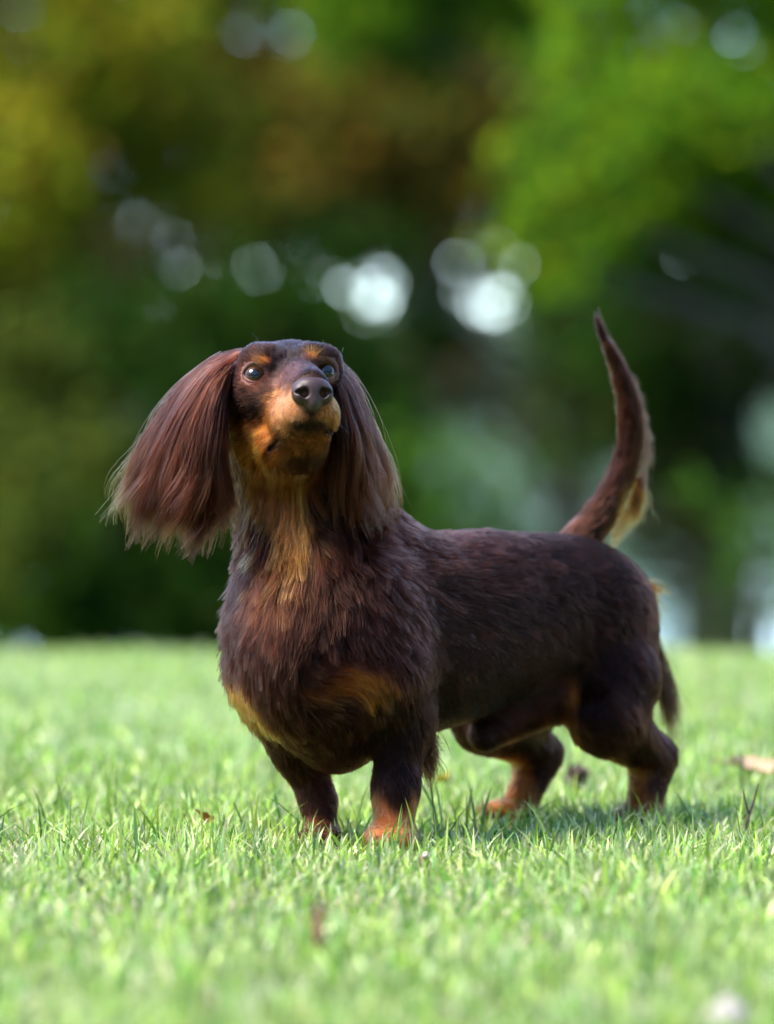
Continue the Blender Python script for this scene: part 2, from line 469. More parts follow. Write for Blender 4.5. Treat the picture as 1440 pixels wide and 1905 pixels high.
class Field:
    """signed distance grid with smooth unions"""

    def __init__(s, lo, hi, h):
        s.lo, s.h = np.array(lo, float), h
        s.n = np.ceil((np.array(hi) - s.lo) / h).astype(int) + 1
        s.v = np.full(s.n, 0.05, np.float32)

    def box(s, lo, hi):
        i0 = np.clip(np.floor((lo - s.lo) / s.h).astype(int), 0, s.n - 1)
        i1 = np.clip(np.ceil((hi - s.lo) / s.h).astype(int) + 1, 1, s.n)
        sl = tuple(slice(a_, b_) for a_, b_ in zip(i0, i1))
        g = np.stack(np.meshgrid(*[(np.arange(a_, b_) * s.h + o) for a_, b_, o in zip(i0, i1, s.lo)], indexing='ij'), -1).astype(np.float32)
        return sl, g

    def merge(s, sl, d, k):
        a_ = s.v[sl]
        h = np.clip(0.5 + 0.5 * (a_ - d) / k, 0, 1)
        s.v[sl] = a_ * (1 - h) + d * h - k * h * (1 - h)

    def cut(s, sl, d, k):
        a_ = s.v[sl]
        h = np.clip(0.5 - 0.5 * (a_ + d) / k, 0, 1)
        s.v[sl] = a_ * (1 - h) - d * h + k * h * (1 - h)

    def d_ell(s, g, c, r, R):
        q = (g - c) @ R.T.astype(np.float32)
        r = np.asarray(r, np.float32)
        k0 = np.linalg.norm(q / r, axis=-1)
        k1 = np.linalg.norm(q / (r * r), axis=-1)
        return np.where(k1 > 1e-6, k0 * (k0 - 1) / np.maximum(k1, 1e-6), -r.min())

    def d_cone(s, g, a_, b_, r1, r2):
        ab = (b_ - a_).astype(np.float32)
        t_ = np.clip(((g - a_.astype(np.float32)) @ ab) / (ab @ ab), 0, 1)
        return np.linalg.norm(g - a_.astype(np.float32) - t_[..., None] * ab, axis=-1) - (r1 + (r2 - r1) * t_)

    def ell(s, c, r, R=None, k=0.02, cut=False):
        R = np.eye(3) if R is None else R
        c = np.asarray(c, float)
        m_ = max(r) + (0.03 if not cut else 0.01)
        sl, g = s.box(c - m_, c + m_)
        d = s.d_ell(g, c.astype(np.float32), r, R)
        (s.cut if cut else s.merge)(sl, d, k)

    def cone(s, a_, b_, r1, r2, k=0.02, cut=False):
        a_, b_ = np.asarray(a_, float), np.asarray(b_, float)
        m_ = max(r1, r2) + (0.03 if not cut else 0.01)
        sl, g = s.box(np.minimum(a_, b_) - m_, np.maximum(a_, b_) + m_)
        (s.cut if cut else s.merge)(sl, s.d_cone(g, a_, b_, r1, r2), k)

    def chain(s, pts, rad, k=0.015, cut=False):
        for i in range(len(pts) - 1):
            s.cone(pts[i], pts[i + 1], rad[i], rad[i + 1], k, cut)

    def sample(s, p):
        q = np.clip((p - s.lo) / s.h, 0, np.array(s.n) - 1.001)
        i = q.astype(int)
        f = q - i
        r = 0
        for dx in (0, 1):
            for dy in (0, 1):
                for dz in (0, 1):
                    w_ = (f[..., 0] if dx else 1 - f[..., 0]) * (f[..., 1] if dy else 1 - f[..., 1]) * (f[..., 2] if dz else 1 - f[..., 2])
                    r = r + w_ * s.v[i[..., 0] + dx, i[..., 1] + dy, i[..., 2] + dz]
        return r

    def grad(s, p, e=0.0025):
        g = np.stack([s.sample(p + np.eye(3)[a_] * e) - s.sample(p - np.eye(3)[a_] * e) for a_ in range(3)], -1)
        return unit(g)

    def mesh(s):
        """surface nets"""
        v = s.v
        ins = v < 0
        c = ins[:-1, :-1, :-1].astype(np.int8)
        tot = np.zeros_like(c)
        for dx in (0, 1):
            for dy in (0, 1):
                for dz in (0, 1):
                    tot += ins[dx:dx + c.shape[0], dy:dy + c.shape[1], dz:dz + c.shape[2]]
        act = (tot > 0) & (tot < 8)
        idx = np.stack(np.nonzero(act), -1)
        num = np.full(c.shape, -1, np.int64)
        num[act] = np.arange(len(idx))
        acc = np.zeros((len(idx), 3))
        cnt = np.zeros(len(idx))
        corners = [np.array((x, y, z)) for x in (0, 1) for y in (0, 1) for z in (0, 1)]
        for c0 in corners:
            for ax in range(3):
                if c0[ax]:
                    continue
                c1 = c0.copy()
                c1[ax] = 1
                i0, i1 = idx + c0, idx + c1
                v0 = v[i0[:, 0], i0[:, 1], i0[:, 2]]
                v1 = v[i1[:, 0], i1[:, 1], i1[:, 2]]
                mk = (v0 < 0) != (v1 < 0)
                t_ = np.where(mk, v0 / np.where(mk, v0 - v1, 1), 0)
                acc += mk[:, None] * (c0 + t_[:, None] * (c1 - c0))
                cnt += mk
        pts = (idx + acc / cnt[:, None]) * s.h + s.lo
        quads = []
        for ax in range(3):
            b1, b2 = (ax + 1) % 3, (ax + 2) % 3
            lo = [slice(None)] * 3
            hi = [slice(None)] * 3
            lo[ax], hi[ax] = slice(0, -1), slice(1, None)
            A, Bv = ins[tuple(lo)], ins[tuple(hi)]
            e = np.stack(np.nonzero(A != Bv), -1)
            e = e[(e[:, b1] > 0) & (e[:, b2] > 0) & (e[:, b1] < c.shape[b1]) & (e[:, b2] < c.shape[b2])]
            q = []
            for (o1, o2) in ((-1, -1), (0, -1), (0, 0), (-1, 0)):
                i = e.copy()
                i[:, b1] += o1
                i[:, b2] += o2
                q.append(num[i[:, 0], i[:, 1], i[:, 2]])
            q = np.stack(q, -1)
            fl = ~A[e[:, 0], e[:, 1], e[:, 2]]
            q[fl] = q[fl][:, ::-1]
            quads.append(q)
        return pts, np.concatenate(quads)


RB = np.stack([YAW_U, YAW_W, ZUP])                # rows: local axes of the body frame


def rot_pitch(ang):
    """head frame rows: right, forward, up for a head that faces the camera, turned a little and raised by ang"""
    yaw = math.radians(12)
    f0 = np.array((math.sin(yaw), -math.cos(yaw), 0))
    f = f0 * math.cos(ang) + ZUP * math.sin(ang)
    r = np.cross(f0, ZUP)
    return np.stack([r, f, np.cross(r, f)])


RH = rot_pitch(math.radians(16))
fld = Field((-0.165, -0.205, -0.005), (0.265, 0.335, 0.462), 0.0018)
# trunk of the body
fld.ell(B(-0.030, 0, 0.168), (0.078, 0.057, 0.087), RB, 0.03)
fld.ell(B(0.07, 0, 0.176), (0.10, 0.067, 0.081), RB, 0.05)
fld.ell(B(0.155, 0, 0.186), (0.10, 0.061, 0.075), RB, 0.03)
fld.ell(B(0.245, 0, 0.190), (0.08, 0.056, 0.066), RB, 0.03)
fld.ell(B(0.298, 0, 0.186), (0.058, 0.053, 0.054), RB, 0.03)
# fore-chest and neck
fld.cone(P(575, 1140, -0.012), P(540, 850, -0.010), 0.053, 0.040, 0.03)
fld.cone(P(545, 860, 0.008), B(0.045, 0, 0.215), 0.04, 0.043, 0.03)
fld.ell(P(584, 1225, -0.033), (0.051, 0.043, 0.055), None, 0.03)
fld.ell(P(624, 1340, 0.005), (0.034, 0.055, 0.042), None, 0.025)
# skull and muzzle
fld.ell(P(536, 726, -0.030), (0.0475, 0.052, 0.0385), RH, 0.02)
fld.ell(P(524, 790, -0.032), (0.042, 0.044, 0.038), RH, 0.02)
fld.cone(P(538, 768, -0.055), P(574, 762, -0.138), 0.029, 0.0200, 0.014)
fld.cone(P(552, 700, -0.078), P(579, 718, -0.146), 0.0150, 0.0125, 0.012)
fld.ell(P(541, 782, -0.116), (0.0165, 0.028, 0.0165), RH, 0.007)     # upper lips
fld.ell(P(602, 779, -0.120), (0.0120, 0.024, 0.0155), RH, 0.007)
fld.ell(P(564, 818, -0.104), (0.0200, 0.036, 0.0135), RH, 0.007)
fld.cone(P(560, 836, -0.085), P(535, 850, -0.045), 0.0175, 0.026, 0.012)    # lower jaw
fld.ell(P(506, 826, -0.078), (0.0125, 0.024, 0.0130), RH, 0.008)
fld.cone(P(478, 672, -0.060), P(500, 668, -0.070), 0.0135, 0.012, 0.012)   # brows
fld.cone(P(580, 666, -0.072), P(606, 672, -0.060), 0.012, 0.012, 0.012)
fld.cone(P(470, 735, -0.064), P(520, 742, -0.085), 0.014, 0.013, 0.012)    # cheekbone under each eye
# ears: thin leather flaps hanging from the sides of the skull
fld.ell(P(376, 800, -0.02), (0.008, 0.022, 0.045), unit(np.array([[0.93, 0.0, -0.36], [0.0, 1.0, 0.0], [0.36, 0.0, 0.93]])), 0.012)
fld.cone(P(430, 708, -0.032), P(395, 750, -0.03), 0.010, 0.009, 0.012)
fld.ell(P(656, 800, -0.018), (0.008, 0.022, 0.045), unit(np.array([[0.95, 0.0, 0.30], [0.0, 1.0, 0.0], [-0.30, 0.0, 0.95]])), 0.012)
fld.cone(P(618, 705, -0.032), P(640, 750, -0.03), 0.010, 0.009, 0.012)
# fore legs
fld.ell(P(700, 1205, -0.036), (0.031, 0.034, 0.064), None, 0.035)
fld.chain([P(726, 1260, -0.042), P(752, 1345, -0.026), P(736, 1470, -0.040), P(733, 1535, -0.044)], [0.029, 0.0200, 0.0148, 0.0150], 0.018)
fld.ell(P(727, 1562, -0.062), (0.022, 0.030, 0.014), None, 0.012)
fld.ell(P(494, 1195, 0.010), (0.027, 0.040, 0.050), None, 0.024)
fld.chain([P(500, 1270, 0.010), P(556, 1390, 0.026), P(592, 1490, 0.028), P(598, 1540, 0.022)], [0.027, 0.020, 0.0120, 0.0120], 0.014)
fld.ell(P(597, 1560, 0.005), (0.017, 0.028, 0.012), None, 0.010)
for s_ in (-1, 0, 1):                              # toes
    fld.ell(P(727 + 24 * s_, 1565, -0.086), (0.0085, 0.012, 0.010), None, 0.006)
    fld.ell(P(595 + 22 * s_, 1562, -0.020), (0.008, 0.012, 0.010), None, 0.006)
# hind legs
fld.ell(B(0.283, 0.034, 0.150), (0.048, 0.030, 0.070), RB, 0.02)
fld.chain([B(0.282, 0.044, 0.130), B(0.258, 0.052, 0.098), B(0.324, 0.050, 0.062), B(0.309, 0.050, 0.012)], [0.036, 0.028, 0.0165, 0.0145], 0.012)
fld.ell(B(0.300, 0.050, 0.010), (0.024, 0.017, 0.011), RB, 0.01)
fld.ell(B(0.265, -0.036, 0.150), (0.046, 0.028, 0.066), RB, 0.02)
fld.chain([B(0.255, -0.044, 0.130), B(0.215, -0.050, 0.096), B(0.288, -0.050, 0.062), B(0.258, -0.050, 0.014)], [0.034, 0.026, 0.0155, 0.0140], 0.012)
fld.ell(B(0.238, -0.050, 0.012), (0.030, 0.017, 0.012), RB, 0.01)
# loose belly skin
fld.cone(B(0.215, 0.012, 0.118), P(902, 1368, 0.105), 0.026, 0.013, 0.018)
# tail
TAILP = PT([(1052, 1040, 0.222), (1104, 980, 0.235), (1152, 912, 0.246), (1180, 840, 0.253), (1180, 762, 0.255), (1156, 692, 0.25), (1126, 634, 0.246), (1110, 600, 0.243)])
for _ in range(3):
    TAILP[1:-1] = (TAILP[:-2] + 2 * TAILP[1:-1] + TAILP[2:]) / 4
    TAILP = np.repeat(TAILP, 2, 0)[1:-1] * 0.5 + np.repeat(TAILP, 2, 0)[:-2] * 0.5 if len(TAILP) < 20 else TAILP
TR = np.interp(np.linspace(0, 1, len(TAILP)), np.linspace(0, 1, 8), [0.0150, 0.0120, 0.0098, 0.0088, 0.0076, 0.0060, 0.0036, 0.0014])
fld.chain(list(TAILP), list(TR), 0.006)
# mouth line and eye sockets
MOUTH = PT([(506, 832, -0.094), (520, 816, -0.112), (548, 800, -0.131), (580, 789, -0.141), (606, 793, -0.136), (622, 808, -0.112)])
MOUTHF = np.concatenate([MOUTH[i] + (MOUTH[i + 1] - MOUTH[i]) * np.linspace(0, 1, 6)[:, None] for i in range(5)])
fld.chain(list(MOUTH),
          [0.0028, 0.0034, 0.0034, 0.0034, 0.003, 0.0026], 0.003, cut=True)
EYES = [dict(c=P(475, 702, -0.0700), look=unit(np.array((-0.06, -0.93, 0.34)))), dict(c=P(602, 696, -0.0685), look=unit(np.array((0.30, -0.88, 0.34))))]
ER = 0.0102
for e_ in EYES:
    RE = np.stack([unit(np.cross(ZUP, e_['look'])), np.cross(e_['look'], unit(np.cross(ZUP, e_['look']))), e_['look']])
    fld.ell(e_['c'] - e_['look'] * 0.0035, (0.0150, 0.0135, 0.0128), RE, 0.008)
    fld.ell(e_['c'] + e_['look'] * 0.0100, (0.0098, 0.0080, 0.0160), RE, 0.002, cut=True)
# a little unevenness so that the surface is not perfectly smooth
bv, bf = fld.mesh()
bn = fld.grad(bv)
bv = bv - bn * fld.sample(bv)[:, None]
keep_faces = bf

# ---- coat fields (all in 3D around the body)
CHOC = np.array((0.0165, 0.0050, 0.0029))
CHOC_RED = np.array((0.075, 0.022, 0.012))
TAN = np.array((0.30, 0.098, 0.021))
RUST = np.array((0.150, 0.045, 0.011))
BLOND = np.array((0.19, 0.088, 0.027))


def blob_w(p, c, r, soft=0.35, n=0.15):
    d = np.linalg.norm((p - c) / np.asarray(r), axis=-1) + n * wob(p, 90.0, c[0] * 10)
    return 1 - sstep(1 - soft, 1 + soft, d)


COAT_BLOBS = [  # centre, radii, colour, softness
    (P(660, 1010, 0.06), (0.10, 0.10, 0.05), CHOC_RED * 0.85, 0.7),
    (P(520, 690, -0.06), (0.06, 0.06, 0.04), CHOC * 1.6, 0.5),
    # throat wedge and cheeks
    (P(508, 920, -0.055), (0.026, 0.05, 0.045), RUST * 1.0, 0.4),
    (P(528, 1000, -0.060), (0.020, 0.05, 0.040), BLOND * 0.85, 0.45),
    (P(478, 845, -0.05), (0.030, 0.05, 0.034), TAN * 0.9, 0.4),
    (P(450, 812, -0.035), (0.018, 0.04, 0.030), TAN * 0.9, 0.4),
    (P(560, 870, -0.08), (0.040, 0.05, 0.022), RUST * 0.8, 0.4),
    # muzzle
    (P(520, 800, -0.105), (0.022, 0.050, 0.028), TAN * 1.05, 0.35),
    (P(548, 765, -0.125), (0.020, 0.035, 0.022), np.array((0.42, 0.175, 0.072)), 0.35),
    (P(606, 775, -0.125), (0.014, 0.035, 0.022), TAN * 0.85, 0.35),
    (P(570, 825, -0.115), (0.030, 0.035, 0.014), RUST * 0.8, 0.4),
    (P(578, 802, -0.145), (0.018, 0.02, 0.005), RUST * 0.5, 0.4),
    (P(553, 705, -0.105), (0.016, 0.045, 0.011), np.array((0.095, 0.044, 0.034)), 0.45),
    (P(540, 672, -0.075), (0.020, 0.025, 0.016), np.array((0.022, 0.014, 0.014)), 0.5),
    # eyebrows
    (P(494, 671, -0.075), (0.0055, 0.02, 0.0038), TAN * 0.9, 0.4),
    (P(582, 663, -0.075), (0.0055, 0.02, 0.0038), TAN * 0.85, 0.4),
    # chest patches
    (P(452, 1268, -0.01), (0.018, 0.06, 0.019), np.array((0.30, 0.085, 0.016)), 0.25),
    (P(482, 1320, -0.02), (0.012, 0.04, 0.013), RUST, 0.5),
    (P(648, 1248, -0.07), (0.031, 0.06, 0.019), np.array((0.30, 0.082, 0.014)), 0.25),
    (P(592, 1278, -0.07), (0.020, 0.05, 0.010), RUST * 0.9, 0.5),
    # lower legs
    (P(738, 1550, -0.055), (0.034, 0.06, 0.034), np.array((0.30, 0.098, 0.032)), 0.2),
    (P(586, 1578, 0.010), (0.016, 0.04, 0.028), RUST * 0.9, 0.4),
    (B(0.298, 0.040, 0.045), (0.020, 0.020, 0.034), TAN * 0.75, 0.3),
    (B(0.300, 0.050, 0.008), (0.04, 0.03, 0.022), TAN * 0.6, 0.35),
    (B(0.222, 0.040, 0.104), (0.009, 0.03, 0.036), TAN * 0.7, 0.35),
    (B(0.268, 0.044, 0.070), (0.016, 0.03, 0.022), TAN * 0.6, 0.4),
    (B(0.240, -0.052, 0.030), (0.030, 0.03, 0.042), TAN * 0.9, 0.35),
    # tail underside and seat
    (P(1155, 970, 0.255), (0.010, 0.03, 0.022), BLOND * 1.1, 0.4),
    (B(0.352, 0.0, 0.185), (0.014, 0.025, 0.03), TAN * 0.7, 0.4),
    (B(0.20, 0.01, 0.095), (0.05, 0.04, 0.02), CHOC_RED, 0.6),
]
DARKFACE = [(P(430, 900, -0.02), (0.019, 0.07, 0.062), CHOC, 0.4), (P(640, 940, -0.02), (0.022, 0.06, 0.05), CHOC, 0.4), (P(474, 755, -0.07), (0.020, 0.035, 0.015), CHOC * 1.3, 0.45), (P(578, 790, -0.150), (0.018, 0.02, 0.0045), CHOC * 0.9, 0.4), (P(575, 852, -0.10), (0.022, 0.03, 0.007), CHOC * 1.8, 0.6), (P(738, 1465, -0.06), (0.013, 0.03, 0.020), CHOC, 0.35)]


def coat_color(p):
    c = CHOC * (1 + 0.25 * wob(p, 35.0, 2.0)[..., None])
    c = c + (CHOC_RED - CHOC) * (0.35 * np.clip(wob(p, 22.0, 5.0), 0, 1))[..., None]
    for (cc, r, col, s_) in COAT_BLOBS + DARKFACE:
        w_ = blob_w(p, cc, r, s_)[..., None]
        c = c * (1 - w_) + col * w_
    dm = np.min([np.linalg.norm(p - q, axis=-1) for q in MOUTHF], 0)
    w_ = 0.85 * (1 - sstep(0.0030, 0.0065, dm))[..., None]
    return c * (1 - w_) + CHOC * 0.8 * w_


NOSE_TIP = P(580, 730, -0.160)
bc = coat_color(bv) * 0.8
inmouth = np.min([np.linalg.norm(bv - q, axis=1) for q in MOUTHF], 0)
mk = (1 - sstep(0.004, 0.007, inmouth))[:, None]
bc = bc * (1 - mk) + np.array((0.006, 0.0035, 0.003)) * mk
for e_ in EYES:
    w_ = (1 - sstep(0.011, 0.017, np.linalg.norm(bv - e_['c'] - e_['look'] * 0.006, axis=1)))[:, None]
    bc = bc * (1 - w_) + np.array((0.12, 0.055, 0.045)) * w_
m, t = new_mat('dog_skin')
at = N(t, 'ShaderNodeAttribute', attribute_name='tint')
b = N(t, 'ShaderNodeBsdfPrincipled', Roughness=0.65)
b.inputs['Specular IOR Level'].default_value = 0.12
t.links.new(at.outputs['Color'], b.inputs['Base Color'])
nz = N(t, 'ShaderNodeTexNoise', Scale=900.0, Detail=3.0)
bm = N(t, 'ShaderNodeBump', Strength=0.4, Distance=0.0006)
t.links.new(nz.outputs[0], bm.inputs['Height'])
t.links.new(bm.outputs[0], b.inputs['Normal'])
out(t, b.outputs[0])
DOG_SKIN = m

dog = empty('dog', tuple(B(0.14, 0, 0)))
tag(dog, 'long-haired dark chocolate and tan dachshund standing on the lawn with head and tail raised', 'dog')
DOGO = np.array(dog.location)
body = mesh_obj('body', bv - DOGO, bf, DOG_SKIN, dog, colors=bc)

# ---- eyes
m, t = new_mat('eye')
co = N(t, 'ShaderNodeTexCoord')
sp = N(t, 'ShaderNodeSeparateXYZ')
t.links.new(co.outputs['Object'], sp.inputs[0])
cmb = N(t, 'ShaderNodeCombineXYZ')
t.links.new(sp.outputs['X'], cmb.inputs['X'])
t.links.new(sp.outputs['Y'], cmb.inputs['Y'])
ln = N(t, 'ShaderNodeVectorMath', operation='LENGTH')
t.links.new(cmb.outputs[0], ln.inputs[0])
mp = N(t, 'ShaderNodeMapRange')
mp.inputs['From Max'].default_value = ER
t.links.new(ln.outputs['Value'], mp.inputs['Value'])
nz = N(t, 'ShaderNodeTexNoise', Scale=600.0, Detail=4.0)
t.links.new(co.outputs['Object'], nz.inputs['Vector'])
cc = ramp(t, mp.outputs[0], [(0.0, (0.002, 0.002, 0.002)), (0.40, (0.002, 0.002, 0.002)), (0.46, (0.025, 0.009, 0.003)), (0.70, (0.055, 0.021, 0.006)), (0.76, (0.008, 0.004, 0.003)), (0.95, (0.010, 0.005, 0.004))])
b = N(t, 'ShaderNodeBsdfPrincipled', Roughness=0.35)
b.inputs['Coat Weight'].default_value = 1.0
b.inputs['Coat Roughness'].default_value = 0.015
b.inputs['Coat IOR'].default_value = 1.38
b.inputs['Specular IOR Level'].default_value = 0.05
t.links.new(cc, b.inputs['Base Color'])
out(t, b.outputs[0])
EYE_MAT = m
LID_MAT = mat_plain('eyelid_skin', (0.15, 0.070, 0.058), 0.6, 0.25, 300.0, 0.2, 0.0, 0.15)


def frame_from(look):
    z = unit(look)
    x = unit(np.cross(ZUP, z))
    return np.stack([x, np.cross(z, x), z], 1)          # columns


for k_, e_ in enumerate(EYES):
    R = frame_from(e_['look'])
    nu, nv = 40, 24
    vs = [(0, 0, ER * 1.02)]
    fs = []
    for i in range(1, nv):
        th = math.pi * i / nv
        rr = ER * (1 + 0.02 * math.exp(-(th / 0.5) ** 2))
        for j in range(nu):
            ph = 2 * math.pi * j / nu
            vs.append((rr * math.sin(th) * math.cos(ph), rr * math.sin(th) * math.sin(ph), rr * math.cos(th)))
    vs.append((0, 0, -ER))
    for j in range(nu):
        fs.append((0, 1 + j, 1 + (j + 1) % nu))
        for i in range(nv - 2):
            fs.append((1 + i * nu + j, 1 + (i + 1) * nu + j, 1 + (i + 1) * nu + (j + 1) % nu, 1 + i * nu + (j + 1) % nu))
        fs.append((1 + (nv - 2) * nu + j, len(vs) - 1, 1 + (nv - 2) * nu + (j + 1) % nu))
    eo = mesh_obj('eye', vs, fs, EYE_MAT, dog)
    eo.matrix_local = Matrix.Translation(Vector(e_['c'] - DOGO)) @ Matrix(R.tolist()).to_4x4()
    # lids: almond rim on the ball that rolls outward into the face
    vs, fs = [], []
    nseg = 48
    prof = [(0.0, -0.0010, 0), (0.0, 0.0005, 0), (0.0005, 0.0010, 0.0), (0.0014, 0.0013, 0), (0.0025, 0.0009, 0), (0.0036, -0.0002, 0), (0.0047, -0.0026, 0)]
    sgn = -1 if k_ == 0 else 1
    for j in range(nseg):
        ph = 2 * math.pi * j / nseg
        ax_ = 0.0090 * math.cos(ph)
        ay_ = (0.0073 if math.sin(ph) > 0 else 0.0064) * math.sin(ph) * (abs(math.sin(ph)) ** 0.15)
        # the inner corner dips towards the nose
        ay_ -= 0.0012 * (math.cos(ph) * -sgn) if True else 0
        for (dr, dz, di) in prof:
            rad = math.hypot(ax_, ay_)
            f_ = (rad + dr + di * 0.4) / rad
            x_, y_ = ax_ * f_, ay_ * f_
            rr = min(math.hypot(x_, y_), ER * 0.999)
            zb = math.sqrt(max(ER * ER - rr * rr, 0))
            vs.append((x_, y_, zb + dz))
    L = len(prof)
    for j in range(nseg):
        q = (j + 1) % nseg
        for i in range(L - 1):
            fs.append((j * L + i, j * L + i + 1, q * L + i + 1, q * L + i))
    lo_ = mesh_obj('eyelid', vs, fs, LID_MAT, dog)
    lo_.matrix_local = Matrix.Translation(Vector(e_['c'] - DOGO)) @ Matrix(R.tolist()).to_4x4()

# ---- nose
nf = Field(NOSE_TIP - 0.026, NOSE_TIP + 0.026, 0.0006)
nc = P(580, 732, -0.1520)
nf.ell(nc, (0.0155, 0.0120, 0.0118), RH, 0.003)
nf.ell(nc + RH[2] * 0.005 - RH[1] * 0.001, (0.0150, 0.0125, 0.0085), RH, 0.004)
for s_ in (-1, 1):
    nf.ell(nc + RH[0] * 0.0100 * s_ - RH[2] * 0.0015 + RH[1] * 0.003, (0.0066, 0.0085, 0.0082), RH, 0.003)
nf.ell(nc - RH[2] * 0.009 + RH[1] * 0.002, (0.0060, 0.0085, 0.0075), RH, 0.004)
for s_ in (-1, 1):
    nf.ell(nc + RH[0] * 0.0078 * s_ - RH[2] * 0.0022 + RH[1] * 0.0125, (0.0040, 0.0100, 0.0043), RH, 0.0018, cut=True)
    nf.ell(nc + RH[0] * 0.0118 * s_ - RH[2] * 0.0012 + RH[1] * 0.0105, (0.0036, 0.0055, 0.0020), RH, 0.0018, cut=True)
nf.cone(nc - RH[2] * 0.001 + RH[1] * 0.0150, nc - RH[2] * 0.016 + RH[1] * 0.0118, 0.0011, 0.0013, 0.0022, cut=True)
nvv, nff = nf.mesh()
m, t = new_mat('nose_leather')
co = N(t, 'ShaderNodeTexCoord')
vo = N(t, 'ShaderNodeTexVoronoi', Scale=900.0)
t.links.new(co.outputs['Object'], vo.inputs['Vector'])
b = N(t, 'ShaderNodeBsdfPrincipled', Roughness=0.46)
b.inputs['Base Color'].default_value = (0.030, 0.0125, 0.0110, 1)
b.inputs['Specular IOR Level'].default_value = 0.35
bm = N(t, 'ShaderNodeBump', Strength=0.35, Distance=0.0004)
t.links.new(vo.outputs['Distance'], bm.inputs['Height'])
t.links.new(bm.outputs[0], b.inputs['Normal'])
out(t, b.outputs[0])
mesh_obj('nose', nvv - DOGO, nff, m, dog)

# ------------------------------------------------------------------ hair
m, t = new_mat('dog_hair')
at = N(t, 'ShaderNodeAttribute', attribute_name='tint')
hb = N(t, 'ShaderNodeBsdfHairPrincipled')
hb.model = 'CHIANG'
hb.parametrization = 'COLOR'
t.links.new(at.outputs['Color'], hb.inputs['Color'])
hb.inputs['Roughness'].default_value = 0.30
hb.inputs['Radial Roughness'].default_value = 0.45
hb.inputs['IOR'].default_value = 1.16
hb.inputs['Random Roughness'].default_value = 0.2
out(t, hb.outputs[0])
HAIR_MAT = m


def hair_obj(name, pts, rad, col, parent):
    """pts (n,k,3) rad (n,k) col (n,k,3)"""
    n, k = pts.shape[:2]
    cu = bpy.data.hair_curves.new(name)
    cu.add_curves([k] * n)
    cu.attributes['position'].data.foreach_set('vector', (pts - DOGO).astype(np.float32).ravel())
    ra = cu.attributes.get('radius') or cu.attributes.new('radius', 'FLOAT', 'POINT')
    ra.data.foreach_set('value', rad.astype(np.float32).ravel())
    ca = cu.attributes.new('tint', 'FLOAT_COLOR', 'POINT')
    c4 = np.ones((n * k, 4), np.float32)
    c4[:, :3] = np.clip(col, 0.002, 0.95).reshape(-1, 3)
    ca.data.foreach_set('color', c4.ravel())
    cu.materials.append(HAIR_MAT)
    return link(bpy.data.objects.new(name, cu), parent)


def clump(pts, amount, k_cl, power=1.3):
    """pull strands towards a chosen neighbour strand, more at the tip"""
    n, k = pts.shape[:2]
    ids = rng.choice(n, max(1, n // k_cl), replace=False)
    kd = kdtree.KDTree(len(ids))
    for i, j in enumerate(ids):
        kd.insert(pts[j, 0], i)
    kd.balance()
    near = np.array([kd.find(p)[1] for p in pts[:, 0].tolist()])
    g = pts[ids[near]]
    rel = g - g[:, :1] + pts[:, :1] * 0.35 + g[:, :1] * 0.65
    w_ = (np.linspace(0, 1, k) ** power)[None, :, None] * np.asarray(amount).reshape(-1, 1, 1) * rng.uniform(0.6, 1, (n, 1, 1))
    return pts * (1 - w_) + rel * w_, near


# guide blobs for length, lift (rise of the tip above the skin, as a fraction of length) and thickness
LEN_BLOBS = [  # centre, radii, length, lift
    (P(540, 740, -0.08), (0.062, 0.09, 0.052), 0.0065, 0.16),
    (P(575, 780, -0.14), (0.035, 0.035, 0.035), 0.0042, 0.16),
    (P(520, 850, -0.06), (0.05, 0.06, 0.025), 0.0110, 0.28),
    (P(525, 960, -0.04), (0.075, 0.07, 0.055), 0.026, 0.30),
    (P(530, 1100, -0.05), (0.085, 0.08, 0.07), 0.034, 0.34),
    (P(540, 1230, -0.06), (0.09, 0.08, 0.05), 0.030, 0.30),
    (P(430, 1150, 0.0), (0.045, 0.08, 0.10), 0.028, 0.30),
    (P(640, 1280, -0.06), (0.05, 0.05, 0.03), 0.026, 0.22),
    (P(740, 1420, -0.04), (0.05, 0.05, 0.07), 0.011, 0.18),
    (P(570, 1430, 0.03), (0.05, 0.05, 0.06), 0.011, 0.18),
    (P(735, 1540, -0.05), (0.04, 0.06, 0.05), 0.0065, 0.2),
    (P(595, 1530, 0.02), (0.035, 0.06, 0.05), 0.0065, 0.2),
    (B(0.30, 0.05, 0.03), (0.06, 0.03, 0.045), 0.0075, 0.22),
    (B(0.25, -0.05, 0.03), (0.06, 0.03, 0.045), 0.0075, 0.22),
    (P(900, 1370, 0.10), (0.03, 0.05, 0.02), 0.010, 0.2),
    (P(1150, 800, 0.25), (0.06, 0.05, 0.12), 0.011, 0.22),
]
